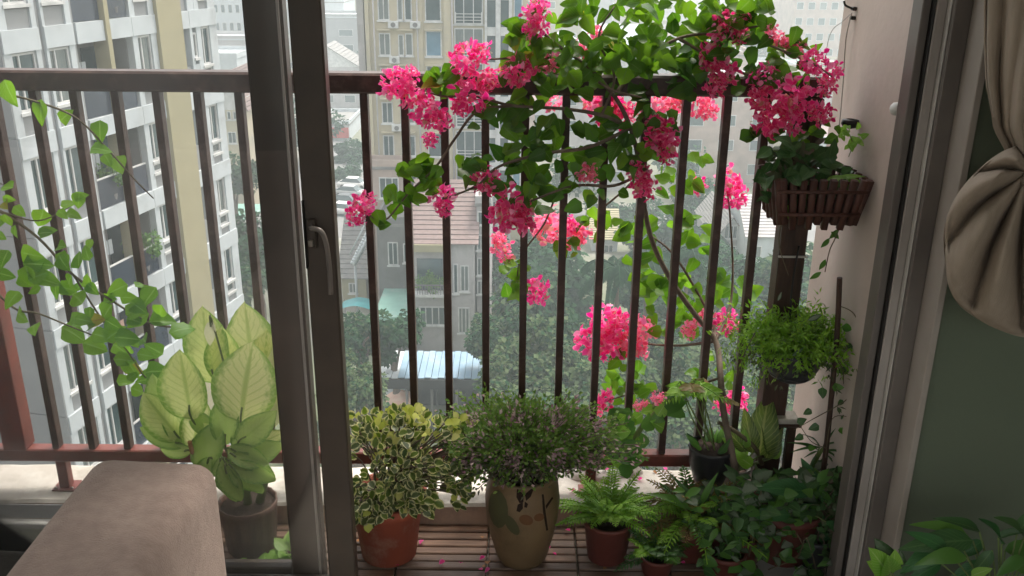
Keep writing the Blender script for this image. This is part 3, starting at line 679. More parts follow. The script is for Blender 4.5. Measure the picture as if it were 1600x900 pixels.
for cx, cy, rx, ry, n, y0, y1, sz, kd in regs:
    for k in range(n):
        x, y = inell(cx, cy, rx, ry); Y = rnd.uniform(y0, y1)
        c = P(x, y, Y); L = sz*rnd.uniform(.75, 1.25)/pxm(c)
        d = Vector((rnd.uniform(-1, 1), rnd.uniform(-.5, .5), rnd.uniform(-1, .45)))
        nr = Vector((rnd.uniform(-.6, .6), -.75+rnd.uniform(-.35, .5), .55+rnd.uniform(-.5, .4)))
        d.normalize(); mx = basis(c-d*L*.5, d, nr, L, L*rnd.uniform(.95, 1.15))
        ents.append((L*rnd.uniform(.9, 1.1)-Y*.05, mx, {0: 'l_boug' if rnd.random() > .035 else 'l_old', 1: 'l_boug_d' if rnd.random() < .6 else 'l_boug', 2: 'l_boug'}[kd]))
ents.sort(key=lambda e: -e[0])
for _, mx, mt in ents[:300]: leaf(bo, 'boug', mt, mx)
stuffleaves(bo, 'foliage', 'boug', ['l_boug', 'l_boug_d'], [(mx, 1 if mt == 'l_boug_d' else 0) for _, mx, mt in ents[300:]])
# ---- green vine seen through the glass on the left
vi = thing('climbing_vine', 'bright green vine trailing along the railing behind the left glass', 'vine', (-1.82, 2.36, .07))
pot(vi, (-1.82, 2.53, .068), [(.07, 0), (.085, .01), (.105, .17), (.112, .175), (.112, .19), (.1, .19), (.097, .165)], 'terra', .098, .165)
for pts, r0 in (
  ([(-330, 760, 2.5), (-250, 640, 2.46), (-180, 480, 2.42), (-120, 340, 2.40), (-60, 300, 2.39), (0, 330, 2.38), (60, 372, 2.37), (115, 430, 2.37), (175, 470, 2.37), (235, 505, 2.37), (285, 512, 2.36)], .006),
  ([(-180, 480, 2.42), (-130, 250, 2.40), (-60, 160, 2.39), (0, 148, 2.38), (60, 160, 2.38), (120, 185, 2.38), (170, 235, 2.38), (210, 280, 2.39), (240, 310, 2.4)], .004),
  ([(-120, 340, 2.40), (-40, 420, 2.38), (20, 480, 2.37), (60, 490, 2.37), (110, 510, 2.36), (160, 530, 2.36)], .004),
  ([(115, 430, 2.37), (160, 500, 2.36), (200, 550, 2.36), (228, 590, 2.36), (245, 575, 2.36)], .003),
  ([(0, 330, 2.38), (60, 345, 2.38), (115, 320, 2.38)], .003), ([(-60, 300, 2.39), (-20, 285, 2.39), (12, 290, 2.39)], .003)):
    stem(vi, 'branch', pts, r0, r0*.45, 'stem', 6)
vl = [(15,146,40),(62,176,38),(100,182,28),(155,206,34),(153,230,30),(185,256,32),(168,250,22),(10,292,26),(45,398,34),(63,343,34),(107,318,22),(122,314,26),(116,336,22),(22,362,22),(60,412,40),(95,408,34),(78,440,34),(18,466,30),(30,494,32),(122,405,30),(126,470,36),(118,522,42),(150,500,34),(165,488,34),(182,452,34),(232,465,36),(214,500,38),(216,480,30),(255,502,38),(200,528,36),(150,542,38),(286,512,36),(208,580,38),(232,592,34),(196,562,32),(246,580,36),(170,470,30),(140,440,28),(5,405,30),(40,440,26),(105,440,26),(85,455,24),(200,465,24),(180,520,34),(224,530,30),(188,545,28),(135,395,24),(12,345,24),(60,430,30),(130,500,24),(10,430,24),(240,545,30),(218,610,28),(196,595,24),(30,330,20),(95,385,26),(8,320,22)]
vl += [(x+rnd.uniform(-26, 26), y+rnd.uniform(-22, 22), s*.8) for x, y, s in vl if y > 300 and rnd.random() < .8]
for x, y, s in vl:
    c = P(x, y, rnd.uniform(2.33, 2.40)); L = s/pxm(c)*1.1
    d = Vector((rnd.uniform(-.4, 1), rnd.uniform(-.4, .4), rnd.uniform(-.8, .35))).normalized()
    leaf(vi, 'vine' if rnd.random() < .7 else 'boug', 'l_vine' if rnd.random() > .05 else 'l_old', basis(c-d*L*.5, d, (rnd.uniform(-.5, .5), -.8, .6+rnd.uniform(-.5, .4)), L))
# ---- dumb cane
df = thing('dumb_cane', 'dumb cane plant with large pale green leaves in a ribbed brown pot', 'potted plant', (-.76, 2.3, 0))
pc = Vector((-.765, 2.30, -.002))
pot(df, pc, [(.06, 0), (.07, .006), (.082, .14), (.085, .16), (.08, .16), (.077, .145)], 'brown_pot', .078, .145, 48, jag=.018)
dl = [((376,660),(386,542),.80,'l_dief',2.25),((300,655),(278,540),.62,'l_dief',2.27),((338,600),(300,484),.62,'l_dief',2.33),((402,610),(378,478),.62,'l_dief',2.36),((331,500),(322,552),.60,'l_dief_w',2.27),((285,688),(216,612),.62,'l_dief',2.28),((428,668),(420,552),.60,'l_dief_w',2.31),
 ((372,692),(436,640),.5,'l_dief_g',2.24),((354,722),(440,698),.5,'l_dief_g',2.22),((384,700),(440,682),.55,'l_dief',2.25),((290,697),(208,668),.40,'l_dief_g',2.27),((314,735),(332,662),.6,'l_dief_g',2.24),((352,695),(352,610),.5,'l_dief_g',2.26),((300,700),(318,622),.55,'l_dief',2.28),((358,725),(410,780),.5,'l_dief_g',2.20),((352,725),(362,800),.5,'l_dief_g',2.20),((362,722),(436,752),.45,'l_dief_g',2.21),((420,640),(404,520),.6,'l_dief',2.34),((360,600),(345,505),.6,'l_dief',2.35),((260,650),(236,580),.5,'l_dief_g',2.32),
 ((360,708),(432,766),.5,'l_dief_g',2.21),((350,715),(378,790),.5,'l_dief_g',2.21),((345,715),(346,772),.5,'l_dief_g',2.22),((368,712),(406,788),.45,'l_dief_g',2.22),((355,700),(425,728),.5,'l_dief_g',2.22),((300,705),(240,706),.45,'l_dief_g',2.26),((330,715),(300,760),.5,'l_dief_g',2.23),((380,720),(362,668),.5,'l_dief_g',2.24),((296,690),(250,640),.5,'l_dief_g',2.3),((340,680),(290,640),.55,'l_dief_g',2.28)]
stalk = [Vector((-.765+dx, 2.30+dy, .14)) for dx, dy in ((0, 0), (-.03, .02), (.03, .01))]
sb = MB()
for s_ in stalk: sb.tube([s_, s_+Vector((s_.x+.765, 0, .10))*1.2], [.013, .010], 8)
sb.build('stalk', M['stem_green'], df)
for (bx, by), (tx, ty), wr, mt, Y in dl:
    b0 = P(bx, by, Y); t0 = P(tx, ty, Y-.01); d = t0-b0; L = d.length*.93
    leaf(df, 'lily' if mt == 'l_dief_w' else 'big', mt, basis(b0, d, (rnd.uniform(-.25, .25), -1, .35+rnd.uniform(-.2, .2)), L, L*wr*1.25))
    s0 = rnd.choice(stalk)+Vector((0, 0, .10)); pts = curve([s0, (s0+b0)/2+Vector((0, 0, -.015)), b0, b0+d*.2], 4)
    MB().tube(pts, [.005]*5+[.003]*(len(pts)-5), 6).build('petiole', M['stem_green'], df)
stem(df, 'dead_stalk', [(318, 738, 2.27), (303, 712, 2.25), (296, 690, 2.24)], .008, .006, 'dry')
# small light green plant at the foot of the dumb cane
def clump(name, label, cat, c, n, L, kind, mat, up=.6, spread=1, potspec=None, group=None, partname='leaf'):
    t = thing(name, label, cat, c, group)
    c = Vector(c)
    if potspec: potspec(t, c)
    for k in range(n):
        a = 2*math.pi*(k+rnd.random()*.7)/n*2.4; e = rnd.uniform(up-.4, up+.4)
        d = Vector((math.cos(a)*spread, math.sin(a)*spread*.8, e)).normalized(); l = L*rnd.uniform(.7, 1.2)
        h = l*rnd.uniform(.15, .8); b0 = c+Vector((0, 0, .01))+d*h
        MB().tube([c, c+d*h*.5+Vector((0, 0, .008)), b0], [.0025, .002, .0015], 5).build('petiole', M['stem_green'], t)
        leaf(t, kind, mat, basis(b0, d+Vector((0, 0, -.25)), (d.x*-.3, -.35, 1), l), partname)
    return t
clump('ground_plant', 'small light green leafy plant at the foot of the ribbed brown pot', 'plant', (-.635, 2.235, -.004), 16, .062, 'vine', 'l_light', .7)
clump('ground_plant', 'tiny light green plant between the sofa and the glass door stile', 'plant', (-.70, 2.19, -.004), 10, .05, 'vine', 'l_light', .6)
# ---- variegated shrub in terracotta pot
va = thing('variegated_shrub', 'shrub with yellow-edged leaves in an orange terracotta pot', 'potted plant', (-.36, 2.28, 0))
tp = Vector((-.355, 2.28, -.004))
pot(va, tp, [(.072, 0), (.08, .005), (.10, .168), (.113, .171), (.116, .205), (.107, .207), (.10, .185)], 'terra', .101, .185, 40)
ve = []
vregs = [(625,672,45,30,120,2.24,2.36,0),(715,675,26,20,40,2.24,2.34,0),(570,672,32,24,60,2.22,2.34,0),(675,672,40,24,60,2.24,2.36,0),(640,705,95,30,150,2.18,2.32,1),(600,775,58,26,110,2.15,2.22,1),(700,742,32,28,34,2.16,2.24,1),(716,772,20,22,22,2.16,2.22,1),(610,740,60,34,120,2.16,2.26,1),(632,652,30,14,40,2.26,2.36,0),(575,800,28,16,40,2.13,2.17,1),(655,782,26,18,40,2.13,2.17,1),(728,740,14,10,10,2.18,2.24,1),(720,705,26,26,50,2.2,2.3,1),(665,740,40,26,60,2.15,2.24,1)]
tips = []
for cx, cy, rx, ry, n, y0, y1, dk_ in vregs:
    for k in range(n):
        x, y = inell(cx, cy, rx, ry); c = P(x, y, rnd.uniform(y0, y1)); L = rnd.uniform(9, 19)/pxm(c)
        d = (c-(tp+Vector((0, 0, .25)))).normalized()+rv(.9)+Vector((0, 0, .15 if not dk_ else -.2))
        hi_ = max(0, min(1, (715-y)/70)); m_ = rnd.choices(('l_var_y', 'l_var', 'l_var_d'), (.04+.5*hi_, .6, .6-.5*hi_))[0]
        if ((x-555)/28)**2+((y-728)/14)**2 < 1 or ((x-672)/10)**2+((y-700)/14)**2 < 1: continue
        ve.append((L-c.y*.02, basis(c, d, Vector((rnd.uniform(-.6, .6), -.6, .8)), L), m_))
        if k % 9 == 0: tips.append(c)
ve.sort(key=lambda e: -e[0])
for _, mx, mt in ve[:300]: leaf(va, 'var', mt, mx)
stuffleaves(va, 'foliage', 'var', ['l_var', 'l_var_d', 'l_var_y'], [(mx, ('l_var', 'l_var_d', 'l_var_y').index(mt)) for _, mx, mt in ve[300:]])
tb_ = MB()
for c in tips:
    s0 = tp+Vector((rnd.uniform(-.04, .04), rnd.uniform(-.04, .04), .165))
    tb_.tube(curve([s0, s0*.5+c*.5+Vector((0, 0, .04)), c], 4), [.004]+[.0022]*8, 5)
tb_.build('twigs', M['bark'], va)
# ---- purple shrub in a cream pot with a butterfly
pu = thing('purple_shrub', 'bushy fine-leaved shrub with mauve flowers in a cream ceramic butterfly pot', 'potted plant', (.035, 2.26, 0))
cp = Vector((.035, 2.262, -.004))
prof = [(r_, z_*1.1) for r_, z_ in [(.055, 0), (.066, .004), (.075, .02), (.092, .08), (.104, .14), (.107, .19), (.101, .235), (.094, .255), (.098, .262), (.1, .272), (.09, .272), (.085, .25)]]
cpot = pot(pu, cp, prof, 'ceramic', .086, .275, 48)
def on_pot(px, py, off=.0012):
    r = ray(px, py)
    for k in range(400):      # march to the pot's surface
        p = CAM+r*((2.0+k*.0007)/r.y); z = p.z-cp.z
        R = 0
        for (r0, z0), (r1, z1) in zip(prof[:9], prof[1:10]):
            if z0 <= z <= z1: R = r0+(r1-r0)*(z-z0)/max(1e-6, z1-z0)
        q = Vector((p.x-cp.x, p.y-cp.y))
        if q.length <= R: q = q.normalized()*(R+off); return Vector((cp.x+q.x, cp.y+q.y, p.z))
    return p
def print_(name, poly, mat, off=.0012):
    b = MB(); cx = sum(p[0] for p in poly)/len(poly); cy = sum(p[1] for p in poly)/len(poly)
    n = len(poly); rings = 4; b.v.append(tuple(on_pot(cx, cy, off)))
    for q in range(1, rings+1):
        for x, y in poly: b.v.append(tuple(on_pot(cx+(x-cx)*q/rings, cy+(y-cy)*q/rings, off)))
    for k in range(n): b.face([0, 1+k, 1+(k+1) % n], smooth=True)
    for q in range(rings-1):
        for k in range(n):
            a = 1+q*n+k; a2 = 1+q*n+(k+1) % n; b.face([a, a+n, a2+n, a2], smooth=True)
    return b.build(name, M[mat], cpot)
def ell(cx, cy, rx, ry, rot=0, n=14):
    out_ = []
    for k in range(n):
        a = 2*math.pi*k/n; x, y = rx*math.cos(a), ry*math.sin(a); out_.append((cx+x*math.cos(rot)-y*math.sin(rot), cy+x*math.sin(rot)+y*math.cos(rot)))
    return out_
print_('leaf_print', ell(779, 795, 15, 30, -.1), 'print_olive')
print_('leaf_print', ell(800, 820, 8, 18, -.6), 'print_olive', .0014)
print_('butterfly_wing', [(818,772),(808,763),(807,776),(812,786),(818,784)], 'print_brown')
print_('butterfly_wing', [(820,772),(829,764),(834,763),(829,776),(822,782)], 'print_brown')
print_('butterfly_wing', [(817,784),(809,788),(807,798),(812,800),(817,794)], 'print_brown')
print_('butterfly_wing', [(820,783),(825,787),(823,793),(819,792)], 'print_brown')
print_('flower_print', ell(822, 812, 11, 8, .3), 'print_tan'); print_('flower_print', ell(842, 808, 8, 6, -.3), 'print_tan')
print_('twig_print', [(846,772),(849,772),(852,800),(856,828),(853,829),(848,800)], 'print_brown')
print_('twig_print', [(852,790),(862,776),(864,778),(853,795)], 'print_brown')
pf = MB(); br = MB(); top = cp+Vector((0, 0, .278))
for k in range(950):
    a = rnd.uniform(0, 2*math.pi); el = math.asin(rnd.uniform(.0, 1))
    R = .20*(1+.25*math.sin(a*3+1)*math.cos(el))*rnd.uniform(.65, 1.08)
    stretch = 1.32
    end = top+Vector((math.cos(a)*math.cos(el)*R*stretch, math.sin(a)*math.cos(el)*R*.62, math.sin(el)*R*.98+.04))
    pts = curve([top+Vector((0, 0, -.01)), top*.5+end*.5+Vector((0, 0, .03*math.cos(el))), end], 5)
    if k % 2 == 0: br.tube(pts, [.0022]*6+[.0012]*(len(pts)-6), 4)
    hi = math.sin(el)
    for q in range(4, len(pts)):
        for j in range(3):
            p = pts[q]+rv(.011); dd = (pts[q]-pts[q-1]).normalized()+rv(.9)
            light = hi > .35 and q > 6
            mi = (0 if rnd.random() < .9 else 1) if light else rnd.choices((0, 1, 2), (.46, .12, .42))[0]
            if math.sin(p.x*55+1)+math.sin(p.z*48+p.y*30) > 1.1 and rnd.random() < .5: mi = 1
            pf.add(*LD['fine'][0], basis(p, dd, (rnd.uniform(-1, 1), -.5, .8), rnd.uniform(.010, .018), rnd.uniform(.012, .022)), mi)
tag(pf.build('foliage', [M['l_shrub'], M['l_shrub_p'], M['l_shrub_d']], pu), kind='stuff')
br.build('branches', M['bark'], pu)
# ---- ferns
def frond(b, base, d, L, droop, w, npin, mi=0, side=None):
    d = Vector(d).normalized(); pts = []
    for k in range(npin+1):
        s = k/npin; pts.append(Vector(base)+d*L*s+Vector((0, 0, -droop*L*s*s)))
    b.tube(pts, [.0018]*len(pts), 4, mi, False)
    for k in range(1, npin+1):
        t = (pts[k]-pts[k-1]).normalized(); sd_ = t.cross(Vector((0, 0, 1)))
        if sd_.length < .1: sd_ = Vector((1, 0, 0))
        sd_.normalize(); s = k/npin; l = w*math.sin(math.pi*min(1, s*.85+.12))**.8
        for sg in (-1, 1):
            b.add(*LD['fine'][0], basis(pts[k], sd_*sg+t*.55+rv(.15), Vector((0, -.4, 1))+rv(.3), l, l*.75), mi)
def fern(label, c, n, L, w, mats, pm='dark_terra', pr=.07, ph=.09, group='ferns on the deck', droop=.5):
    t = thing('fern', label, 'fern', c, group); c = Vector(c)
    pot(t, c, [(pr*.75, 0), (pr*.8, .004), (pr, ph), (pr*1.06, ph+.003), (pr*1.06, ph+.014), (pr*.95, ph+.014), (pr*.93, ph-.01)], pm, pr*.94, ph-.008)
    for k in range(n):
        a = 2*math.pi*k/n*1.0+rnd.uniform(-.2, .2); e = rnd.uniform(.3, 2.2); b = MB()
        frond(b, c+Vector((0, 0, ph)), (math.cos(a), math.sin(a)*.8, e), L*rnd.uniform(.7, 1.1), rnd.uniform(.25, .8)*droop*1.6, w, 16)
        b.build('frond', M[rnd.choice(mats)], t)
    return t
fern('bright green fern beside the cream butterfly pot', (.285, 2.27, -.004), 76, .215, .024, ['l_fern', 'l_fern', 'l_light'], ph=.12)
fern('fern with browning fronds below the black pot', (.53, 2.29, -.004), 56, .235, .03, ['l_fern_b', 'l_fern', 'l_mid', 'l_fern_b'], ph=.11, droop=.6)
fern('low dark green fern at the deck edge in front of the browning fern', (.42, 2.20, -.004), 34, .15, .026, ['l_mid', 'l_fern', 'l_dark'], pr=.05, ph=.05)
# ---- umbrella palm in the black pot on the ledge
up_ = thing('umbrella_plant', 'feathery umbrella plant in a rounded black pot hooked on the lower rail', 'potted plant', (.605, 2.50, .07))
bc = Vector((.602, 2.425, .158))
MB().tube(curve([bc+Vector((0, .062, .10)), bc+Vector((0, .07, .13)), Vector((.602, 2.515, .225)), Vector((.602, 2.526, .19))], 4), .003, 5).build('hook', M['black'], up_)
pot(up_, bc, [(.03, 0), (.045, .003), (.062, .06), (.066, .11), (.069, .118), (.066, .124), (.062, .118)], 'black_pot', .062, .112, 36)
for k in range(12):
    a = 2*math.pi*k/12; tx, ty = 1085+72*math.cos(a)*rnd.uniform(.6, 1), 606-20*abs(math.sin(a))+10*rnd.random()
    hub = P(1078+rnd.uniform(-28, 28), 596+rnd.uniform(-6, 14), 2.43); tip = P(tx, ty+16, 2.43+.10*math.sin(a))
    b = MB(); frond(b, hub, tip-hub, (tip-hub).length*1.05, .12, .042, 13); b.build('frond', M['l_fern' if k % 3 else 'l_fern_b'], up_)
    if k < 6: MB().tube(curve([bc+Vector((rnd.uniform(-.02, .02), rnd.uniform(-.02, .02), .11)), (bc+hub)/2+Vector((rnd.uniform(-.02, .02), 0, .06)), hub], 5), .0022, 5).build('stalk', M['stem_green'], up_)
for k in range(16):
    a = rnd.uniform(0, 6.28); l = rnd.uniform(.05, .10); b0 = bc+Vector((.035*math.cos(a), .035*math.sin(a), .112))
    leaf(up_, 'lance', 'l_dark' if k % 2 else 'l_mid', basis(b0, (math.cos(a), math.sin(a), 1.1), (0, -1, .4), l*.7, l*.55))
# ---- coral-flowered plant with a thick grey stem
eu = thing('euphorbia', 'leafy plant with a thick grey-green stem and small coral red flowers', 'plant', (.33, 2.40, .07))
stem(eu, 'stem', [(985, 738, 2.40), (982, 712, 2.40), (1002, 668, 2.40), (1028, 642, 2.40), (1055, 618, 2.40)], .010, .007, 'stem_green', 8)
for x, y, r in ((1028, 622, 11), (998, 634, 9), (940, 707, 8), (1008, 630, 6)):
    c = P(x, y, 2.38); s = r/pxm(c)*1.15; link('flower', CM['f_coral'][0], eu, Matrix.Translation(c) @ Matrix.Rotation(rnd.uniform(0, 6), 4, 'Z') @ Matrix.Scale(s, 4))
for k in range(46):
    x, y = inell(*rnd.choice([(980, 690, 28, 36), (960, 712, 36, 20), (1000, 660, 40, 18), (1040, 640, 28, 14), (985, 715, 18, 20)])); c = P(x, y, rnd.uniform(2.36, 2.44)); L = rnd.uniform(24, 38)/pxm(c)
    d = Vector((rnd.uniform(-1, 1), rnd.uniform(-.5, .3), rnd.uniform(-.6, .6)))
    leaf(eu, 'vine', rnd.choice(['l_mid', 'l_mid', 'l_light']), basis(c-d.normalized()*L*.5, d, (rnd.uniform(-.4, .4), -.8, .6), L))
# pale stones on the ledge
for x, y, r, lab in ((915, 738, 20, 'pale rough stone on the ledge, nearest the purple shrub'), (948, 742, 15, 'pale rough stone on the ledge above the bright fern'), (982, 733, 17, 'pale pointed stone on the ledge below the coral-flowered plant')):
    c = Gz(x, y+6, .074); s = r/pxm(c)
    t = thing('stone', lab, 'stone', c, 'pale stones on the ledge')
    b = MB(); ph_ = rnd.uniform(0, 6)
    b.grid(lambda u, v: c+Vector((math.cos(u*6.283)*math.sin(v*1.6)*s*(1.15+.2*math.sin(u*19+ph_)), math.sin(u*6.283)*math.sin(v*1.6)*s*.8, math.cos(v*1.6)*s*(.85+.18*math.sin(u*12.56+ph_)*math.sin(v*5)))), 16, 8)
    b.build('body', M['stone'], t)
# ---- slatted wooden basket on the rail post
wb = thing('hanging_basket', 'dark wooden slatted basket of dark plants hanging at the railing end', 'basket', (.79, 2.42, 1.0))
wc = Vector((.79, 2.40, 1.0))
x0, x1, z0, z1 = .665, .925-.012, 1.006, 1.12
def wp(u, v, front): # tapering basket wall
    zz = z0+(z1-z0)*v; tp_ = .82+.18*v
    return Vector((wc.x+(u-.5)*.232*tp_, 2.375+(front)*.085*tp_, zz))
sm = []
for side in (-1, 1):
    for k in range(9):
        u = (k+.5)/9
        a, b = wp(u, -.12*(k % 2), side), wp(u, 1.06, side); MB().tube([a, b], [.0105, .0115], 4).build('slat', M['basket_wood'], wb)
    for v in (.25, .8): MB().tube([wp(-.02, v, side*1.12), wp(1.02, v, side*1.12)], .006, 4).build('hoop', M['basket_wood'], wb)
for u in (0, 1):
    for k in range(5):
        q = -1+.5*k; MB().tube([wp(u, -.1*(k % 2), q), wp(u, 1.06, q)], [.0105, .0115], 4).build('slat', M['basket_wood'], wb)
MB().box((wc.x-.10, 2.40-.07, z0-.004), (wc.x+.10, 2.40+.07, z0+.006)).build('base', M['basket_wood'], wb)
MB().lathe([(.085, .095), (.04, .102), (.0005, .104)], 16, (wc.x, 2.40, 1.0)).build('soil', M['soil'], wb)
MB().tube(curve([wp(.5, .9, 1), Vector((wc.x, 2.46, 1.2)), Vector((wc.x, 2.47, 1.305))], 4), .003, 5).build('hanger', M['black'], wb)
for k in range(170):
    x, y = inell(1240, 248, 48, 28) if k < 60 else inell(rnd.choice([1205, 1235, 1262, 1310]), 292, 26, 30) if k > 115 else inell(rnd.choice([1225, 1255, 1300]), 275, 30, 28); c = P(x, y, rnd.uniform(2.30, 2.44)); L = rnd.uniform(18, 34)/pxm(c)
    d = Vector((rnd.uniform(-1, 1), rnd.uniform(-.8, .2), rnd.uniform(-.8, .8)))
    leaf(wb, 'boug' if k % 3 else 'lance', 'l_dark' if k % 5 else 'l_shrub_d', basis(c, d, (rnd.uniform(-.5, .5), -.7, .7), L))
for (bx, by), (tx, ty) in (((1305, 285), (1352, 272)), ((1310, 288), (1338, 296)), ((1306, 286), (1318, 318)), ((1300, 285), (1345, 262)), ((1230, 320), (1238, 348)), ((1290, 282), (1330, 268))):
    b0 = P(bx, by, 2.33); e0 = P(tx, ty, 2.31); leaf(wb, 'lance', 'l_light', basis(b0, e0-b0, (0, -.5, 1), (e0-b0).length, .05))
stem(wb, 'trailing_stem', [(1300, 330, 2.32), (1312, 350, 2.32), (1305, 372, 2.32), (1296, 392, 2.33), (1289, 425, 2.34)], .002, .0012, 'stem')
stem(wb, 'trailing_stem', [(1225, 335, 2.33), (1217, 380, 2.36), (1232, 430, 2.36)], .0015, .001, 'stem')
for x, y in ((1298, 362), (1310, 358), (1296, 372), (1290, 405), (1283, 425)):
    c = P(x, y, 2.32); leaf(wb, 'lance', 'l_mid', basis(c, (rnd.uniform(-1, 1), 0, -.6), (0, -1, .4), .035))
# small plant holder on the side wall
wm = thing('wall_planter', 'tiny light green plant in a dark holder on the side wall', 'planter', (WX, 2.42, 1.27))
c = P(1316, 194, 2.46); MB().lathe([(.004, -.012), (.018, -.008), (.024, .0), (.022, .012), (.010, .014)], 14, (WX-.026, c.y, c.z)).build('holder', M['black'], wm)
for k in range(34):
    x, y = inell(1330, 212, 18, 20); c2 = P(x, y, 2.40+rnd.uniform(-.03, .03)); d = rv(1)
    leaf(wm, 'vine', 'l_light', basis(c2, d, (0, -.8, .6), rnd.uniform(.012, .022)))
stem(wm, 'stem', [(1318, 196, 2.45), (1326, 208, 2.41), (1332, 225, 2.40), (1326, 245, 2.40)], .0015, .001, 'stem_green')
# ---- wispy green plant in the woven hanging pot
hp_ = thing('hanging_pot', 'dark woven hanging pot overflowing with wispy light green foliage', 'hanging plant', (.79, 2.38, .53))
hc = Vector((.795, 2.375, .525))
MB().lathe([(.0005, 0), (.035, .002), (.058, .016), (.074, .05), (.082, .09), (.084, .105), (.078, .105), (.072, .08)], 32, hc, jag=.02).build('basket', M['black_pot'], hp_)
for k in range(5): MB().lathe([(.0605+.0044*k, .02+.016*k), (.064+.0044*k, .025+.016*k), (.0605+.0044*k, .03+.016*k)], 32, hc, jag=.03).build('woven_band', M['black_pot'], hp_)
MB().lathe([(.076, .09), (.0005, .098)], 20, hc).build('soil', M['soil'], hp_)
MB().tube(curve([hc+Vector((0, .05, .1)), hc+Vector((-.005, .065, .25)), Vector((.80, 2.455, .90))], 4), .003, 5).build('hanger', M['black'], hp_)
MB().bbox((.748, 2.46, .862), (.83, 2.465, .868), .001).build('clip', M['seal'], hp_)
pf = MB()
for k in range(760):
    a = rnd.uniform(0, 6.283); e = rnd.uniform(.1, 2.2); R = rnd.uniform(.06, .165)*(1+.2*math.sin(a*3))
    s0 = hc+Vector((rnd.uniform(-.06, .06), rnd.uniform(-.06, .06), .09)); d = Vector((math.cos(a), math.sin(a)*.8, e)).normalized()
    dr = rnd.uniform(.05, .55)
    pts = [s0+d*R*q/5+Vector((0, 0, -dr*R*(q/5)**2.2)) for q in range(6)]
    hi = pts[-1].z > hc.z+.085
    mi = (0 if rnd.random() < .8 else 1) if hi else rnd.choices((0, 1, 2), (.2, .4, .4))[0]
    for q in range(1, 6):
        for j in range(3):
            pf.add(*LD['fine'][0], basis(pts[q]+rv(.006), (pts[q]-pts[q-1]).normalized()*.6+rv(.8), (rnd.uniform(-1, 1), -.4, .8), rnd.uniform(.012, .024), rnd.uniform(.010, .02)), mi)
for k in range(90):   # hanging wisps to the left and right
    x, y = inell(*rnd.choice([(1165, 530, 30, 45), (1180, 560, 24, 40), (1300, 560, 22, 45), (1310, 520, 18, 30), (1150, 550, 25, 30)])); c = P(x, y, rnd.uniform(2.3, 2.42))
    for j in range(5): pf.add(*LD['fine'][0], basis(c+rv(.012), Vector((rnd.uniform(-.6, .6), rnd.uniform(-.3, .3), -1)), (rnd.uniform(-1, 1), -.6, .3), rnd.uniform(.012, .022), .009), 1 if j % 2 else 0)
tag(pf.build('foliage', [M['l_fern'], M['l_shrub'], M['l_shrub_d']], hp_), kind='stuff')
for (x, y), (x2, y2) in (((1262, 500), (1286, 492)), ((1238, 556), (1256, 544)), ((1215, 470), (1222, 458))):
    a_, b2 = P(x, y, 2.27), P(x2, y2, 2.27); leaf(hp_, 'lance', 'l_silver', basis(a_, b2-a_, (0, -1, .4), (b2-a_).length))
for pts in ([(1312, 478, 2.3), (1334, 490, 2.3), (1341, 520, 2.3), (1334, 570, 2.3), (1336, 605, 2.3)], [(1180, 520, 2.3), (1160, 560, 2.32), (1150, 600, 2.34)], [(1230, 560, 2.27), (1205, 600, 2.28), (1200, 585, 2.28)]):
    stem(hp_, 'trailing_stem', pts, .0015, .001, 'stem')
# ---- stick with a thin climber
sk = thing('support_stick', 'dark upright stick with a thin climber beside the side wall', 'stick', (.90, 2.3, .0))
stem(sk, 'stick', [(1312, 434, 2.30), (1308, 520, 2.30), (1301, 600, 2.30), (1292, 690, 2.30), (1283, 770, 2.30), (1276, 860, 2.31)], .0075, .0085, 'wood_dark', 8)
for pts in ([(1298, 640, 2.29), (1270, 655, 2.29), (1240, 672, 2.3)], [(1298, 640, 2.29), (1322, 625, 2.28), (1336, 605, 2.27), (1345, 612, 2.26)], [(1290, 700, 2.28), (1268, 690, 2.28), (1250, 665, 2.3)], [(1303, 560, 2.29), (1316, 575, 2.28), (1318, 600, 2.28)], [(1290, 715, 2.28), (1300, 655, 2.27), (1330, 652, 2.26)]):
    stem(sk, 'climber_stem', pts, .0015, .001, 'stem')
for x, y in ((1318, 648), (1328, 655), (1280, 665), (1268, 640), (1255, 680), (1317, 625), (1312, 668), (1335, 610), (1262, 700), (1325, 575), (1245, 660), (1320, 690), (1300, 605), (1330, 700), (1285, 605), (1322, 540), (1315, 510)):
    c = P(x, y, 2.27+rnd.uniform(0, .03)); leaf(sk, 'boug', 'l_dark' if rnd.random() < .6 else 'l_mid', basis(c, (rnd.uniform(-1, 1), 0, rnd.uniform(-1, .3)), (rnd.uniform(-.5, .5), -1, .5), rnd.uniform(.018, .034)))
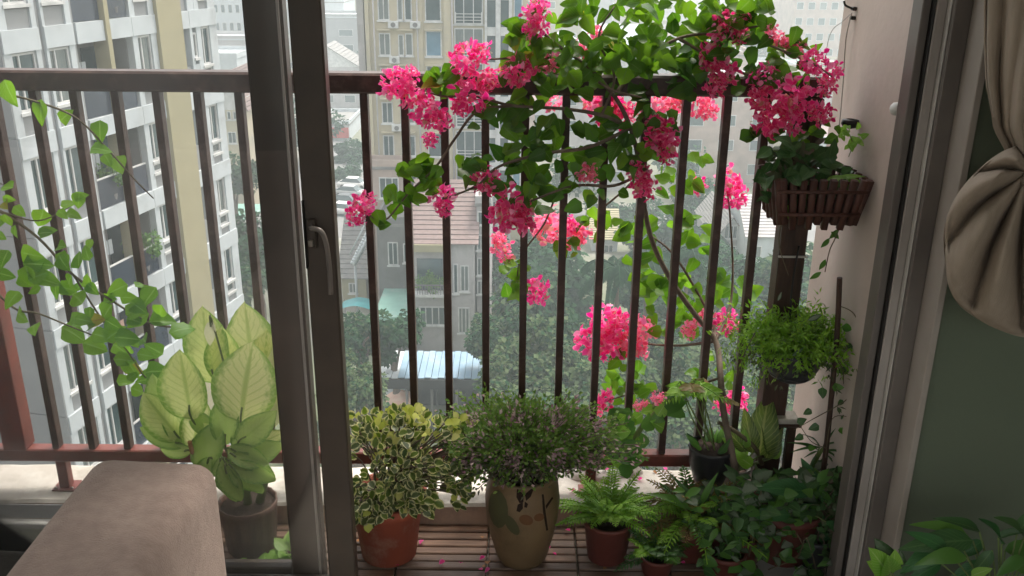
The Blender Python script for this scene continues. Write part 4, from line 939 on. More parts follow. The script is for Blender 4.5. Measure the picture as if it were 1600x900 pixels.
# ---- the crowded plants at the foot of the side wall
def pottedat(label, name, c, pm, pr, ph, cat='potted plant', group=None):
    t = thing(name, label, cat, c, group); c = Vector(c)
    pot(t, c, [(pr*.72, 0), (pr*.78, .004), (pr, ph), (pr*1.07, ph+.003), (pr*1.07, ph+.016), (pr*.95, ph+.016), (pr*.92, ph-.01)], pm, pr*.93, ph-.008); return t
ca = pottedat('plant with tall yellow-green patterned leaves in a grey pot on the ledge', 'caladium', (.70, 2.50, .071), 'grey_pot', .045, .08)
for (bx, by), (tx, ty), wr, mt in (((1186, 712), (1196, 634), 1.0, 'l_cal'), ((1176, 708), (1168, 655), .8, 'l_cal'), ((1165, 705), (1132, 664), .6, 'l_cal'), ((1196, 716), (1222, 676), .8, 'l_cal'), ((1168, 712), (1140, 690), 1.2, 'l_light'), ((1162, 700), (1162, 676), 1.3, 'l_light'), ((1206, 716), (1220, 698), 1.1, 'l_light'), ((1175, 728), (1152, 712), 1.1, 'l_light'), ((1204, 712), (1206, 662), .7, 'l_cal')):
    b0, e0 = P(bx, by, 2.42), P(tx, ty, 2.41); leaf(ca, 'lily', mt, basis(b0, e0-b0, (rnd.uniform(-.5, .5), -1, .5), (e0-b0).length, (e0-b0).length*wr*1.25))
    MB().tube([(.70, 2.50, .145), b0], .0025, 5).build('petiole', M['stem_green'], ca)
stem(ca, 'dark_stalk', [(1122, 660, 2.42), (1150, 675, 2.42), (1180, 700, 2.42), (1190, 725, 2.44)], .006, .008, 'stem')
pl = pottedat('peace lily with broad dark green leaves against the side wall', 'peace_lily', (.83, 2.31, -.004), 'dark_terra', .07, .12)
def bunchleaves(t, src, specs, kind, mats, Y0, Y1, nrm=(0, -.6, .8)):
    for k, (bx, by, tx, ty, wr) in enumerate(specs):
        Y = rnd.uniform(Y0, Y1); b0, e0 = P(bx, by, Y), P(tx, ty, Y-.02); L = (e0-b0).length
        leaf(t, kind, mats[k % len(mats)], basis(b0, e0-b0, Vector(nrm)+rv(.3), L, L*wr))
        MB().tube(curve([src, (Vector(src)+b0)/2+Vector((0, 0, .02)), b0], 4), .002, 5).build('petiole', M['stem_green'], t)
bunchleaves(pl, (.83, 2.31, .11), [(1262, 762, 1196, 758, .95), (1258, 768, 1300, 730, .9), (1265, 790, 1320, 770, .9), (1250, 790, 1210, 812, 1), (1270, 800, 1300, 830, 1), (1262, 810, 1250, 850, 1), (1240, 800, 1290, 790, .9), (1275, 770, 1262, 726, .9), (1300, 800, 1322, 850, .8), (1225, 800, 1185, 835, .9), (1280, 830, 1315, 880, .8), (1240, 840, 1210, 880, .9), (1260, 850, 1280, 896, .9), (1290, 790, 1310, 745, .9), (1235, 770, 1222, 735, .8), (1220, 850, 1180, 870, .9), (1300, 840, 1330, 800, .7)], 'lily', ['l_lily', 'l_lily', 'l_dark'], 2.22, 2.32)
bunchleaves(pl, (.83, 2.31, .11), [(1266, 770, 1194, 754, .85), (1235, 805, 1172, 800, .7), (1290, 815, 1338, 842, .7)], 'lily', ['l_lily'], 2.16, 2.18)
sv = pottedat('plant with small silvery grey leaves in front of the peace lily', 'silver_plant', (.68, 2.27, -.004), 'dark_terra', .065, .08)
for k in range(190):
    x, y = inell(*rnd.choice([(1130, 800, 40, 40), (1100, 780, 40, 24), (1180, 760, 40, 32), (1165, 790, 38, 34), (1210, 790, 40, 40), (1275, 755, 28, 30), (1150, 830, 30, 30), (1255, 745, 30, 20)])); c = P(x, y, rnd.uniform(2.18, 2.32)); L = rnd.uniform(18, 32)/pxm(c)
    d = Vector((rnd.uniform(-1, 1), rnd.uniform(-.7, .1), rnd.uniform(-.3, .7))); leaf(sv, 'lance' if k % 3 else 'vine', 'l_silver' if k % 3 == 0 else ('l_dark' if k % 3 == 1 else 'l_mid'), basis(c, d, (rnd.uniform(-.4, .4), -.5, .9), L, L*1.2))
ar = pottedat('plant with dark arching strap leaves near the stick', 'strap_plant', (.875, 2.36, -.004), 'black_pot', .045, .16)
bunchleaves(ar, (.875, 2.36, .155), [(1280, 705, 1250, 682, .35), (1282, 702, 1318, 712, .35), (1284, 700, 1310, 685, .35), (1278, 705, 1258, 712, .35), (1285, 705, 1322, 700, .3), (1280, 700, 1272, 668, .3), (1286, 702, 1300, 672, .3), (1275, 710, 1262, 740, .35), (1290, 710, 1316, 735, .35), (1285, 700, 1246, 694, .3)], 'lance', ['l_dark'], 2.30, 2.34, (0, -.3, 1))
ds = pottedat('dense dark small-leaved shrub between the peace lily and the door frame', 'dark_shrub', (.885, 2.25, -.004), 'black_pot', .05, .08)
it = []; tw = MB()
for k in range(420):
    x, y = inell(*rnd.choice([(1300, 790, 24, 60), (1306, 830, 24, 60), (1312, 760, 14, 30), (1310, 870, 26, 30)])); c = P(x, y, rnd.uniform(2.18, 2.28)); it.append((basis(c, rv(1), (rnd.uniform(-.6, .6), -.6, .7), rnd.uniform(.014, .026)), 0 if rnd.random() < .7 else 1))
    if k % 14 == 0: tw.tube(curve([(.885, 2.25, .07), ((.885+c.x)/2, (2.25+c.y)/2, c.z*.6+.05), c], 3), .002, 4)
stuffleaves(ds, 'foliage', 'var', ['l_dark', 'l_shrub_d'], it); tw.build('branches', M['bark'], ds)
tr_ = pottedat('trailing plant with small mid green leaves at the front of the deck, lower right', 'trailing_plant', (.62, 2.215, -.004), 'dark_terra', .055, .05)
for k in range(220):
    x, y = inell(*rnd.choice([(1120, 860, 40, 36), (1150, 820, 40, 30), (1250, 800, 40, 40), (1190, 840, 40, 50), (1235, 850, 50, 50), (1160, 870, 40, 30), (1270, 880, 40, 20), (1215, 810, 40, 30)])); c = P(x, y, rnd.uniform(2.15, 2.24)); L = rnd.uniform(12, 26)/pxm(c)
    leaf(tr_, 'vine' if k % 4 else 'lance', rnd.choice(['l_mid', 'l_dark', 'l_dark', 'l_mid', 'l_silver']), basis(c, (rnd.uniform(-1, 1), rnd.uniform(-.6, .1), rnd.uniform(-.6, .6)), (rnd.uniform(-.5, .5), -.6, .8), L))
for pts in ([(1180, 880, 2.19), (1200, 840, 2.19), (1240, 830, 2.18), (1262, 870, 2.18)], [(1170, 870, 2.2), (1185, 800, 2.2), (1190, 760, 2.22)], [(1200, 890, 2.18), (1245, 870, 2.18), (1260, 840, 2.17), (1275, 890, 2.17)]):
    stem(tr_, 'trailing_stem', pts, .002, .0015, 'stem')
cl_ = pottedat('plant with long pale-streaked leaves behind the browning fern', 'streaked_plant', (.56, 2.37, -.004), 'dark_terra', .045, .07)
bunchleaves(cl_, (.56, 2.37, .06), [(1085, 800, 1040, 760, .6), (1090, 800, 1062, 822, .7), (1100, 795, 1128, 800, .7), (1095, 790, 1110, 750, .5), (1085, 795, 1070, 752, .5), (1095, 805, 1085, 838, .8), (1105, 800, 1140, 780, .6)], 'lance', ['l_mid', 'l_dark', 'l_light'], 2.22, 2.30)
fp = MB()
for k in range(70):
    x, y = rnd.uniform(-.45, .8), rnd.choice([rnd.uniform(2.18, 2.40), rnd.uniform(2.44, 2.62)])
    fp.add(*rnd.choice(BR), basis((x, y, .008 if y < 2.42 else .078), (rnd.uniform(-1, 1), rnd.uniform(-1, 1), .05), (rnd.uniform(-.3, .3), 0, 1), rnd.uniform(.012, .022)), rnd.choice((0, 0, 1)))
tag(fp.build('fallen_petals', [M['f_pink'], M['dry']]), 'fallen pink petals and dry scraps scattered on deck and ledge', 'petals', kind='stuff')
# ---- indoor plants at the lower right
iv = thing('indoor_plant', 'large dark glossy-leaved plant in front of the green wall indoors', 'potted plant', (1.12, 1.72, 0))
ic = Vector((1.12, 1.72, -.012))
pot(iv, ic, [(.09, 0), (.10, .01), (.13, .22), (.14, .225), (.14, .25), (.125, .25), (.12, .22)], 'black_pot', .12, .225)
bunchleaves(iv, (1.12, 1.72, .21), [(1500, 850, 1408, 880, .9), (1520, 845, 1430, 842, .85), (1510, 835, 1455, 806, .6), (1535, 845, 1500, 870, 1), (1560, 840, 1600, 822, .8), (1570, 860, 1640, 850, .9), (1565, 850, 1552, 806, .8), (1590, 830, 1625, 795, .9), (1600, 870, 1560, 895, .9), (1540, 880, 1490, 900, .9), (1530, 830, 1478, 803, .5), (1580, 880, 1640, 900, .9), (1470, 880, 1420, 905, .8), (1600, 840, 1575, 800, .8), (1510, 870, 1450, 860, .9), (1480, 860, 1445, 832, .8), (1550, 860, 1520, 900, .9), (1620, 850, 1660, 810, .9)], 'lily', ['l_lily', 'l_dark', 'l_mid'], 1.70, 1.80, (0, -.5, .9))
iy = thing('indoor_seedling', 'small bright yellow-green plant at the foot of the door frame indoors', 'potted plant', (.90, 1.78, 0))
pot(iy, (.90, 1.78, -.012), [(.05, 0), (.055, .005), (.068, .13), (.073, .135), (.073, .15), (.064, .15)], 'terra', .063, .14)
bunchleaves(iy, (.90, 1.78, .13), [(1388, 892, 1378, 848, .8), (1392, 893, 1402, 866, .9), (1385, 895, 1362, 880, .9), (1395, 895, 1420, 885, .9), (1390, 897, 1390, 872, 1), (1385, 893, 1366, 862, .8), (1398, 897, 1412, 868, .8)], 'vine', ['l_silver', 'l_light', 'l_light'], 1.77, 1.80, (0, -.9, .4))
lf = bunchleaves(iv, (1.12, 1.72, .21), [(1518, 900, 1545, 888, 1.1)], 'lily', ['l_light'], 1.68, 1.69)
# ================================================================== THE CITY BELOW
GZ = -28.0
g = MB(); g.grid(lambda u, v: (-1500+3000*u, 5+2600*v, GZ), 8, 8, smooth=False); setting('ground', g, 'ground')
setting('road', MB().box((-75, 96, GZ+.002), (160, 108, GZ+.006)), 'asphalt')
setting('car_park', MB().box((-31, 108.5, GZ+.002), (-15, 150, GZ+.007)), 'asphalt')
# ---- apartment tower on the left: built in its own axes (t along the facade, q out of it, z up)
TU = Vector((math.sin(math.radians(12.2)), math.cos(math.radians(12.2)), 0)); TN = Vector((TU.y, -TU.x, 0))
TM = Matrix((TU, TN, Vector((0, 0, 1)))).transposed().to_4x4(); TM.translation = Vector((-13, 35, 0))
ta = thing('apartment_tower', 'white and grey apartment tower with a broad cream column and dark balconies', 'apartment building', TM @ Vector((-2, -6, GZ)))
def tb(name, boxes, mat, parent=None, cham=None):
    b = MB()
    for a, c in boxes:
        b.box(a, c, TM)
    return b.build(name, M[mat], parent or ta)
T0, T1 = -8.0, 4.05
tb('core', [((T0+.02, -13, GZ), (-4.75, -.30, 4.6)), ((-4.74, -13, GZ), (-1.79, -1.45, 4.6)), ((-1.78, -13, GZ), (1.37, -.30, 4.6)), ((1.38, -13, GZ), (1.97, -1.2, 4.6)), ((1.98, -13, GZ), (T1-.05, -.3, 4.6))], 'c_recess')
PITCH_T = 3.1
zt = [-.65-PITCH_T*k for k in range(-1, 9)]
tb('roof', [((T0-.2, -13.2, 4.61), (T1+.2, .3, 4.9))], 'c_white')
for z in zt:      # end wall panels, facing the balcony
    tb('wall_panel', [((T0-.06, -12.9, z-PITCH_T+.03), (T0+.015, -.05, z))], 'c_grey')
r5 = random.Random(12)
M['c_drawn'] = surf('window_with_drawn_curtain', (.16, .18, .17), (.09, .115, .115), 5, .15, spec=.7, stretch=(6, 6, .3))
def twin(t0, t1, z0, z1, q, parent, split=True, lower=False):
    f = tb('window', [((t0, q-.06, z0), (t0+.07, q+.02, z1)), ((t1-.07, q-.06, z0), (t1, q+.02, z1)), ((t0+.071, q-.06, z1-.07), (t1-.071, q+.02, z1)), ((t0+.071, q-.06, z0), (t1-.071, q+.02, z0+.07))] + ([(((t0*.68+t1*.32)-.03, q-.06, z0+.071), ((t0*.68+t1*.32)+.03, q+.02, z1-.071))] if split else []), 'c_frame', parent)
    tb('pane', [((t0+.072, q-.05, z0+.072), (t1-.072, q-.035, z1-.072))], r5.choice(['c_win', 'c_win', 'c_drawn']), f)
    tb('sill', [((t0-.06, q-.05, z0-.10), (t1+.06, q+.12, z0-.002))], 'c_frame', f)
for k, z in enumerate(zt):
    zb, zn = z-.65, z+PITCH_T-.65                     # band below, underside of next band
    # white floor bands, split at the joints
    for a, b in ((T0+.0, -6.42), (-6.18, -4.83), (-4.70, -3.28), (-3.02, -1.72), (-1.70, -.26), (1.40, 2.0), (2.02, T1)):
        tb('floor_band', [((a, -.6, zb), (b, .0, z))], 'c_white')
    tb('wall', [((T0, -.35, z+.001), (-7.67, -.04, zn)), ((-6.63, -.35, z+.001), (-6.42, -.04, zn)), ((-6.18, -.35, z+.001), (-6.06, -.04, zn)), ((-5.09, -.35, z+.001), (-4.83, -.04, zn)), ((-1.72, -.35, z+.001), (-1.42, -.04, zn)), ((-.6, -.35, z+.001), (-.26, -.04, zn)), ((2.02, -.35, z+.001), (2.20, -.04, zn)), ((2.5, -.35, z+.001), (2.82, -.04, zn)), ((3.5, -.35, z+.001), (T1, -.04, zn)), ((2.2, -.35, z+.001), (2.5, -.05, z+1.05))], 'c_white')
    for a, b in ((-7.665, -6.635), (-6.055, -5.095)):
        tb('spandrel', [((a, -.35, z+.001), (b, -.10, z+.57))], 'c_grey'); twin(a, b, z+.70, zn-.03, -.12, ta)
    tb('spandrel', [((-1.415, -.35, z+.001), (-.605, -.10, z+.48))], 'c_grey')
    twin(-1.415, -.605, z+1.02, zn-.03, -.12, ta); twin(-1.415, -.605, z+.58, z+.91, -.12, ta, False)
    twin(2.205, 2.495, z+1.3, zn-.2, -.10, ta, False)
    tb('spandrel', [((2.825, -.35, z+.001), (3.495, -.10, z+.3))], 'c_grey'); twin(2.825, 3.495, z+.95, zn-.03, -.12, ta); twin(2.825, 3.495, z+.42, z+.84, -.12, ta, False)
    # balconies: navy glass balustrade with a pale handrail, back wall with dark door
    for a, b in ((-4.69, -3.30), (-3.0, -1.80)):
        if r5.random() < .5: tb('laundry', [((a+.3+.24*j, -.60, z+1.75-r5.uniform(.35, .6)), (a+.5+.24*j, -.585, z+1.78)) for j in range(3)], r5.choice(['c_white', 'c_peach', 'c_blue', 'c_lilac']))
        bl = tb('balustrade', [((a, -.16, z+.02), (b, -.12, z+1.02))], 'c_navy')
        tb('handrail', [((a, -.18, z+1.025), (b, -.10, z+1.07))], 'c_frame', bl)
        tb('balcony_door', [((a+.25, -1.448, z+.02), (b-.2, -1.40, z+2.1))], 'c_win')
    tb('side_rail', [((1.40, -.16, z+.02), (1.96, -.12, z+1.0))], 'c_grey')
tb('groove', [((-6.40, -.29, GZ), (-6.20, -.12, 4.6))], 'c_grey')
tb('groove', [((-4.82, -.5, GZ), (-4.71, -.07, 4.6))], 'c_grey')
tb('thin_column', [((-3.26, -.5, GZ), (-3.04, .07, 4.6))], 'c_cream')
tb('column', [((-.25, -.6, GZ), (1.34, .10, 4.6))], 'c_cream'); tb('column_edge', [((1.345, -.6, GZ), (1.395, .06, 4.6))], 'c_white')
# plants growing on two of its balconies
def crownmesh(seed, n, mats, kind='tree', lumps=9, fl=1.0, ls=.12):
    r = random.Random(seed); b = MB(); cs = []
    for k in range(lumps):
        d = Vector((r.gauss(0, 1), r.gauss(0, 1), r.gauss(0, .7))).normalized()*r.uniform(.3, .85); cs.append((d, r.uniform(.18, .40)))
    for k in range(n):
        c, R = r.choice(cs); d = Vector((r.gauss(0, 1), r.gauss(0, 1), r.gauss(0, 1))).normalized()
        p = c+d*R*r.uniform(.55, 1.05); p.z *= fl
        mi = 0 if len(mats) == 1 else r.choices(range(len(mats)), [3]+[1]*(len(mats)-1))[0]
        b.add(*r.choice(LD[kind]), basis(p, d+Vector((r.uniform(-1, 1), r.uniform(-1, 1), r.uniform(-1, .4))), d+Vector((r.uniform(-.5, .5), r.uniform(-.5, .5), .6)), ls*r.uniform(.6, 1.3)), mi)
    return b.mesh('crown', [M[m] for m in mats])
SHR = [crownmesh(100+i, 500, ['l_mid', 'l_shrub'], 'tree', 7, 1.2, .17) for i in range(2)]
for (t_, zf, s, lab) in ((-2.45, zt[4]+.02, 1.0, 'tall leafy shrub filling a balcony of the white tower, the higher one'), (-3.75, zt[3]+.02, .8, 'dark green shrub above the navy glass on a balcony of the white tower'), (-2.3, zt[1]+.02, .85, 'dark leafy shrub on the topmost visible balcony of the white tower')):
    c = TM @ Vector((t_, -.28, zf)); t = thing('balcony_shrub', lab, 'shrub', c, 'plants on tower balconies')
    link('foliage', SHR[int(s*10) % 2], t, Matrix.Translation(c+Vector((0, 0, .5+s*.6))) @ Matrix.Diagonal((s*.75, s*.7, s, 1))); MB().lathe([(.14, 0), (.2, .35), (.0005, .36)], 12, c).build('pot', M['c_dgrey'], t)
    MB().tube([c+Vector((0, 0, .3)), c+Vector((0, 0, .5+s*.6))], .03, 6).build('stem', M['bark'], t)
# ---- generic building
rb = random.Random(77)
def bld(name, label, cat, x0, x1, y0, y1, z1, mat, wins=(), roof='flat', roofmat='c_roofgrey', z0=GZ, group=None, winmat='c_win', ridge=None, trim='c_frame', sub=True):
    t = thing(name, label, cat, ((x0+x1)/2, (y0+y1)/2, z0), group)
    MB().box((x0, y0, z0), (x1, y1, z1)).build('wall', M[mat], t)
    if roof == 'flat':
        MB().box((x0-.12, y0-.12, z1+.002), (x1+.12, y1+.12, z1+.25)).build('roof', M[roofmat], t)
        b = MB(); h = .55
        b.box((x0-.1, y0-.1, z1+.253), (x1+.1, y0+.1, z1+.25+h)); b.box((x0-.1, y1-.1, z1+.253), (x1+.1, y1+.1, z1+.25+h)); b.box((x0-.1, y0+.103, z1+.253), (x0+.1, y1-.103, z1+.25+h)); b.box((x1-.1, y0+.103, z1+.253), (x1+.1, y1-.103, z1+.25+h)); b.build('parapet', M[mat], t)
    elif roof in ('gable_x', 'gable_y'):
        rh = ridge or (.32*((y1-y0) if roof == 'gable_x' else (x1-x0))); e = .35; th = .14
        b = MB()
        if roof == 'gable_x':  # ridge runs along x; slopes face +-y
            ym = (y0+y1)/2
            for ya, s in ((y0-e, 1), (y1+e, -1)):
                n = 14
                for k in range(n):
                    f0, f1 = k/n, (k+1)/n; ya0 = ya+(ym-ya)*f0; ya1 = ya+(ym-ya)*f1; zz0 = z1-.1+(rh+.1)*f0; zz1 = z1-.1+(rh+.1)*f1
                    b.v += [(x0-e, ya0, zz0+.07), (x1+e, ya0, zz0+.07), (x1+e, ya1, zz1), (x0-e, ya1, zz1), (x0-e, ya0, zz0-.02), (x1+e, ya0, zz0-.02)]
                    q = len(b.v)-6; b.face([q, q+1, q+2, q+3] if s > 0 else [q+3, q+2, q+1, q]); b.face([q+4, q+5, q+1, q] if s > 0 else [q, q+1, q+5, q+4])
            o = b.build('roof', M[roofmat], t)
            for xx in (x0, x1): MB_ = MB(); MB_.v += [(xx, y0, z1), (xx, y1, z1), (xx, ym, z1+rh-.05)]; MB_.face([0, 1, 2]); MB_.v += [(xx+.05, y0, z1), (xx+.05, y1, z1), (xx+.05, ym, z1+rh-.05)]; MB_.face([5, 4, 3]); MB_.build('gable', M[mat], t)
        else:
            xm = (x0+x1)/2
            for xa, s in ((x0-e, -1), (x1+e, 1)):
                n = 10
                for k in range(n):
                    f0, f1 = k/n, (k+1)/n; a0 = xa+(xm-xa)*f0; a1 = xa+(xm-xa)*f1; zz0 = z1-.1+(rh+.1)*f0; zz1 = z1-.1+(rh+.1)*f1
                    b.v += [(a0, y0-e, zz0+.07), (a0, y1+e, zz0+.07), (a1, y1+e, zz1), (a1, y0-e, zz1)]
                    q = len(b.v)-4; b.face([q, q+1, q+2, q+3] if s > 0 else [q+3, q+2, q+1, q])
            o = b.build('roof', M[roofmat], t); md = o.modifiers.new('thick', 'SOLIDIFY'); md.thickness = .12
            MB_ = MB(); MB_.v += [(x0, y0, z1), (x1, y0, z1), (xm, y0, z1+rh-.05), (x0, y0+.15, z1), (x1, y0+.15, z1), (xm, y0+.15, z1+rh-.05)]; MB_.face([0, 1, 2]); MB_.face([5, 4, 3]); MB_.build('gable', M[trim], t)
    for wn in wins:
        a, b_, c, d = wn[:4]; sp = wn[4] if len(wn) > 4 else 2; wm_ = wn[5] if len(wn) > 5 else rb.choice([winmat, winmat, 'c_drawn'])
        fw = .09
        fb = MB()
        fb.box((a, y0-.07, c), (a+fw, y0-.002, d)); fb.box((b_-fw, y0-.07, c), (b_, y0-.002, d)); fb.box((a+fw+.001, y0-.07, d-fw), (b_-fw-.001, y0-.002, d)); fb.box((a+fw+.001, y0-.07, c), (b_-fw-.001, y0-.002, c+fw))
        for k in range(1, sp):
            xx = a+(b_-a)*k/sp; fb.box((xx-.035, y0-.065, c+fw+.001), (xx+.035, y0-.003, d-fw-.001))
        f = fb.build('window', M[trim], t)
        MB().box((a+fw+.002, y0-.035, c+fw+.002), (b_-fw-.002, y0-.004, d-fw-.002)).build('pane', M[wm_], f)
        if sub: MB().box((a-.1, y0-.16, c-.12), (b_+.1, y0-.002, c-.003)).build('sill', M[trim], f)
    return t
# ---- cream tower in the middle (facing us)
CY = 78.0
X = lambda px, py=60: P(px, py, CY).x
Z = lambda py, px=640: P(px, py, CY).z
cx0, cx1 = X(578), X(824)
pt = Z(33)-Z(88)
rows = [Z(88)+pt*k for k in range(3, -6, -1)]            # window bottoms
wl = []
for r_ in rows:
    if r_ < Z(330)-2: continue
    wl += [(X(592), X(610), r_+.05, r_+1.85, 2), (X(622), X(631), r_+.05, r_+1.75, 1), (X(633), X(645), r_+.05, r_+1.85, 1)]
    wl += [(X(665), X(690), r_, r_+2.05, 1, 'c_win_b' if abs(r_-rows[3]) < .1 else 'c_win'), (X(710), X(755), r_-.2, r_+2.3, 3), (X(802), X(816), r_, r_+2.2, 1, 'c_win_b')]
ct = bld('tower_block', 'cream apartment tower block with rows of grey windows behind the pink flowers', 'apartment building', cx0, cx1, CY, CY+16, 6.0, 'c_tower', wl)
b = MB()
MB().box((X(557), CY+.6, GZ), (X(567.5), CY+16, 6.0)).build('corner_strip', M['c_lilac'], ct)
MB().box((X(567.8), CY+1.0, GZ), (X(571.5), CY+15.9, 6.0)).build('drain_groove', M['c_dgrey'], ct)
MB().box((X(572), CY-.25, GZ), (cx0-.003, CY+16, 6.0)).build('corner_pier', M['c_tower'], ct)
for x0_, x1_ in ((648, 661), (694, 705)): MB().box((X(x0_), CY-.14, GZ), (X(x1_), CY-.003, 5.9)).build('pilaster', M['c_tower'], ct)
for a, c in ((757.5, 761), (774.5, 782), (795, 800)): MB().box((X(a), CY-.3, GZ), (X(c), CY-.003, 5.9)).build('white_fin', M['c_frame'], ct)
for k, r_ in enumerate(rows):
    if r_ < Z(330)-2: continue
    for a, c in ((761.3, 774.2), (782.3, 794.7)):
        MB().box((X(a), CY-.10, r_-.4), (X(c), CY-.004, r_+pt-1.1)).build('stair_window', M['c_win'], ct)
        MB().box((X(a), CY-.2, r_+pt-1.09), (X(c), CY-.005, r_+pt-.41)).build('floor_band', M['c_frame'], ct)
    # little rail across the balcony window
    fr = MB()
    for q in range(4): fr.box((X(711), CY-.32, r_-.15+q*.25), (X(754), CY-.28, r_-.10+q*.25))
    fr.box((X(711), CY-.33, r_-.2), (X(713), CY-.08, r_+.75)); fr.box((X(752), CY-.33, r_-.2), (X(754), CY-.08, r_+.75)); fr.build('window_rail', M['c_frame'], ct)
    for a, c in ((591, 611), (621, 646), (664, 691)):
        MB().box((X(a), CY-.45, r_+2.08), (X(c), CY-.003, r_+2.18)).build('canopy', M['c_tower'], ct)
r4 = random.Random(3)
for k, r_ in enumerate(rows):
    if r_ < Z(330)-2: continue
    for px_ in (616, 699, 650):
        if r4.random() < .45:
            a = X(px_); o = MB().bbox((a-.42, CY-.5, r_-.55), (a+.42, CY-.145, r_+.02), .03).build('air_conditioner', M['c_frame'], ct); MB().tube([(a, CY-.52, r_-.27), (a, CY-.50, r_-.27)], .2, 12).build('fan_grille', M['c_dgrey'], o)
for px_ in (585.5, 653, 707): MB().tube([(X(px_), CY-.22, GZ), (X(px_), CY-.22, 5.8)], .07, 6).build('drain_pipe', M['c_lilac'], ct)
bld('podium', 'pinkish low block against the foot of the cream tower', 'building', X(576, 270), X(640, 270), CY-2.2, CY-.35, Z(256), 'c_pinkish', [(X(598, 280), X(628, 280), Z(300), Z(268), 3)])
# ---- low houses in the middle
def hb(px0, px1, Y, ytop): a = P(px0, ytop, Y); b = P(px1, ytop, Y); return a.x, b.x, a.z
x0, x1, z1 = hb(648, 762, 66, 378)
xx = lambda px, py: P(px, py, 66).x
zz = lambda py: P(700, py, 66).z
h = bld('town_house', 'lilac grey town house with red tiled roof and a plant-filled balcony', 'house', xx(648, 450), xx(741, 450), 66, 76, zz(378), 'c_lilac',
  [(xx(656, 510), xx(696, 510), zz(508), zz(479), 4), (xx(708, 430), xx(716, 430), zz(458), zz(412), 1), (xx(719, 430), xx(733, 430), zz(455), zz(414), 2), (xx(716, 510), xx(734, 510), zz(520), zz(480), 3)], 'gable_x', 'c_tile', ridge=3.6)
MB().box((xx(646, 385)-.1, 65.5, zz(391)), (xx(700, 385), 65.99, zz(380))).build('cornice', M['c_cream'], h)
MB().box((xx(652, 430), 65.93, zz(453)), (xx(692, 430), 65.99, zz(404))).build('balcony_door', M['c_win'], h)
bl = MB().box((xx(649, 450), 65.0, zz(458)), (xx(695, 450), 65.92, zz(454))).build('balcony', M['c_frame'], h)
b = MB()
for k in range(12): xq = xx(650, 450)+(xx(694, 450)-xx(650, 450))*k/11; b.box((xq-.02, 65.02, zz(453.8)), (xq+.02, 65.06, zz(440)))
b.box((xx(649, 450), 65.01, zz(439.8)), (xx(695, 450), 65.07, zz(438.5))); b.build('railing', M['c_dgrey'], h)
for k, (px, s) in enumerate(((660, .9), (676, 1.0), (688, .8))):
    link('foliage', SHR[k % 2], h, Matrix.Translation((xx(px, 440), 65.45, zz(440)+.1)) @ Matrix.Diagonal((s*.75, .4, s*1.05, 1)))
MB().box((xx(700, 500)-.1, 65.6, GZ), (xx(706, 500), 65.98, zz(396))).build('corner_pier', M['c_frame'], h)
bld('narrow_house', 'narrow pale grey house with stacked windows right of the red-roofed town house', 'house', xx(742, 450)+.1, xx(765, 450), 67.5, 78, zz(330), 'c_lilac', [(xx(745, 400), xx(755, 400), zz(356)-.2, zz(338), 1), (xx(744, 420), xx(757, 420), zz(400), zz(375)), (xx(744, 420), xx(757, 420), zz(440), zz(412)), (xx(744, 420), xx(757, 420), zz(470), zz(448))])
Y2 = 70.5; x2 = lambda px, py: P(px, py, Y2).x; z2 = lambda py: P(610, py, Y2).z
bld('grey_house', 'dark grey flat-roofed house behind the turquoise roof', 'house', x2(590, 390), x2(646, 390), Y2, Y2+6, z2(354), 'c_dgrey', [(x2(606, 390), x2(622, 390), z2(414), z2(378), 2), (x2(630, 390), x2(641, 390), z2(410), z2(380), 1)])
# turquoise flat roof
c = P(590, 492, 62); d = P(648, 440, 62)
q0, q1 = Gz(588, 494, -24.4), Gz(650, 440, -24.4); q1.x = Gz(650, 494, -24.4).x+1.2
t = bld('turquoise_roof_shed', 'low shed with a flat turquoise roof beside the lilac grey house', 'shed', q0.x, q1.x-1.4, q0.y, q1.y, -24.7, 'c_dgrey', (), 'none'); MB().box((q0.x-.2, q0.y-.2, -24.69), (q1.x-1.3, q1.y+.2, -24.4)).build('roof', M['c_turq'], t)
# pale blue sheet roof on posts
q0, q1 = Gz(590, 590, -24), Gz(757, 590, -24); yb = Gz(680, 549, -24).y
t = thing('carport', 'open carport under a pale blue sheet roof at the near edge of the street', 'carport', ((q0.x+q1.x)/2, q0.y, GZ))
for k in range(16):
    a = q0.x+(q1.x-q0.x)*k/16; MB().bbox((a+.01, q0.y, -24.08+.05*(k % 2)), (a+(q1.x-q0.x)/16-.01, yb, -24.0+.05*(k % 2)), .02).build('roof_sheet', M['c_blue' if k > 2 else 'c_white'], t)
MB().box((q0.x-.05, q0.y-.10, -24.75), (q1.x+.05, q0.y-.02, -24.1)).build('fascia', M['asphalt_dark'], t)
for k in range(5):
    for y in (q0.y+.2, yb-.2): MB().tube([(q0.x+.2+(q1.x-q0.x-.4)*k/4, y, GZ), (q0.x+.2+(q1.x-q0.x-.4)*k/4, y, -24.1)], .09, 6).build('post', M['c_dgrey'], t)
MB().box((q0.x, yb-.15, GZ), (q1.x, yb, -24.2)).build('back_wall', M['asphalt_dark'], t)
# parasols in front of it
for px, py, mat, lab in ((626, 622, 'c_peach', 'peach parasol in front of the open carport'), (609, 606, 'c_white', 'small white parasol beside the peach one in front of the carport')):
    c = Gz(px, py, -26.0); t = thing('parasol', lab, 'parasol', (c.x, c.y, GZ), 'parasols by the carport')
    MB().lathe([(1.15, 0), (.6, .32), (.02, .55)], 8, c).build('canopy', M[mat], t); MB().tube([(c.x, c.y, GZ), (c.x, c.y, -25.5)], .03, 6).build('pole', M['c_dgrey'], t)
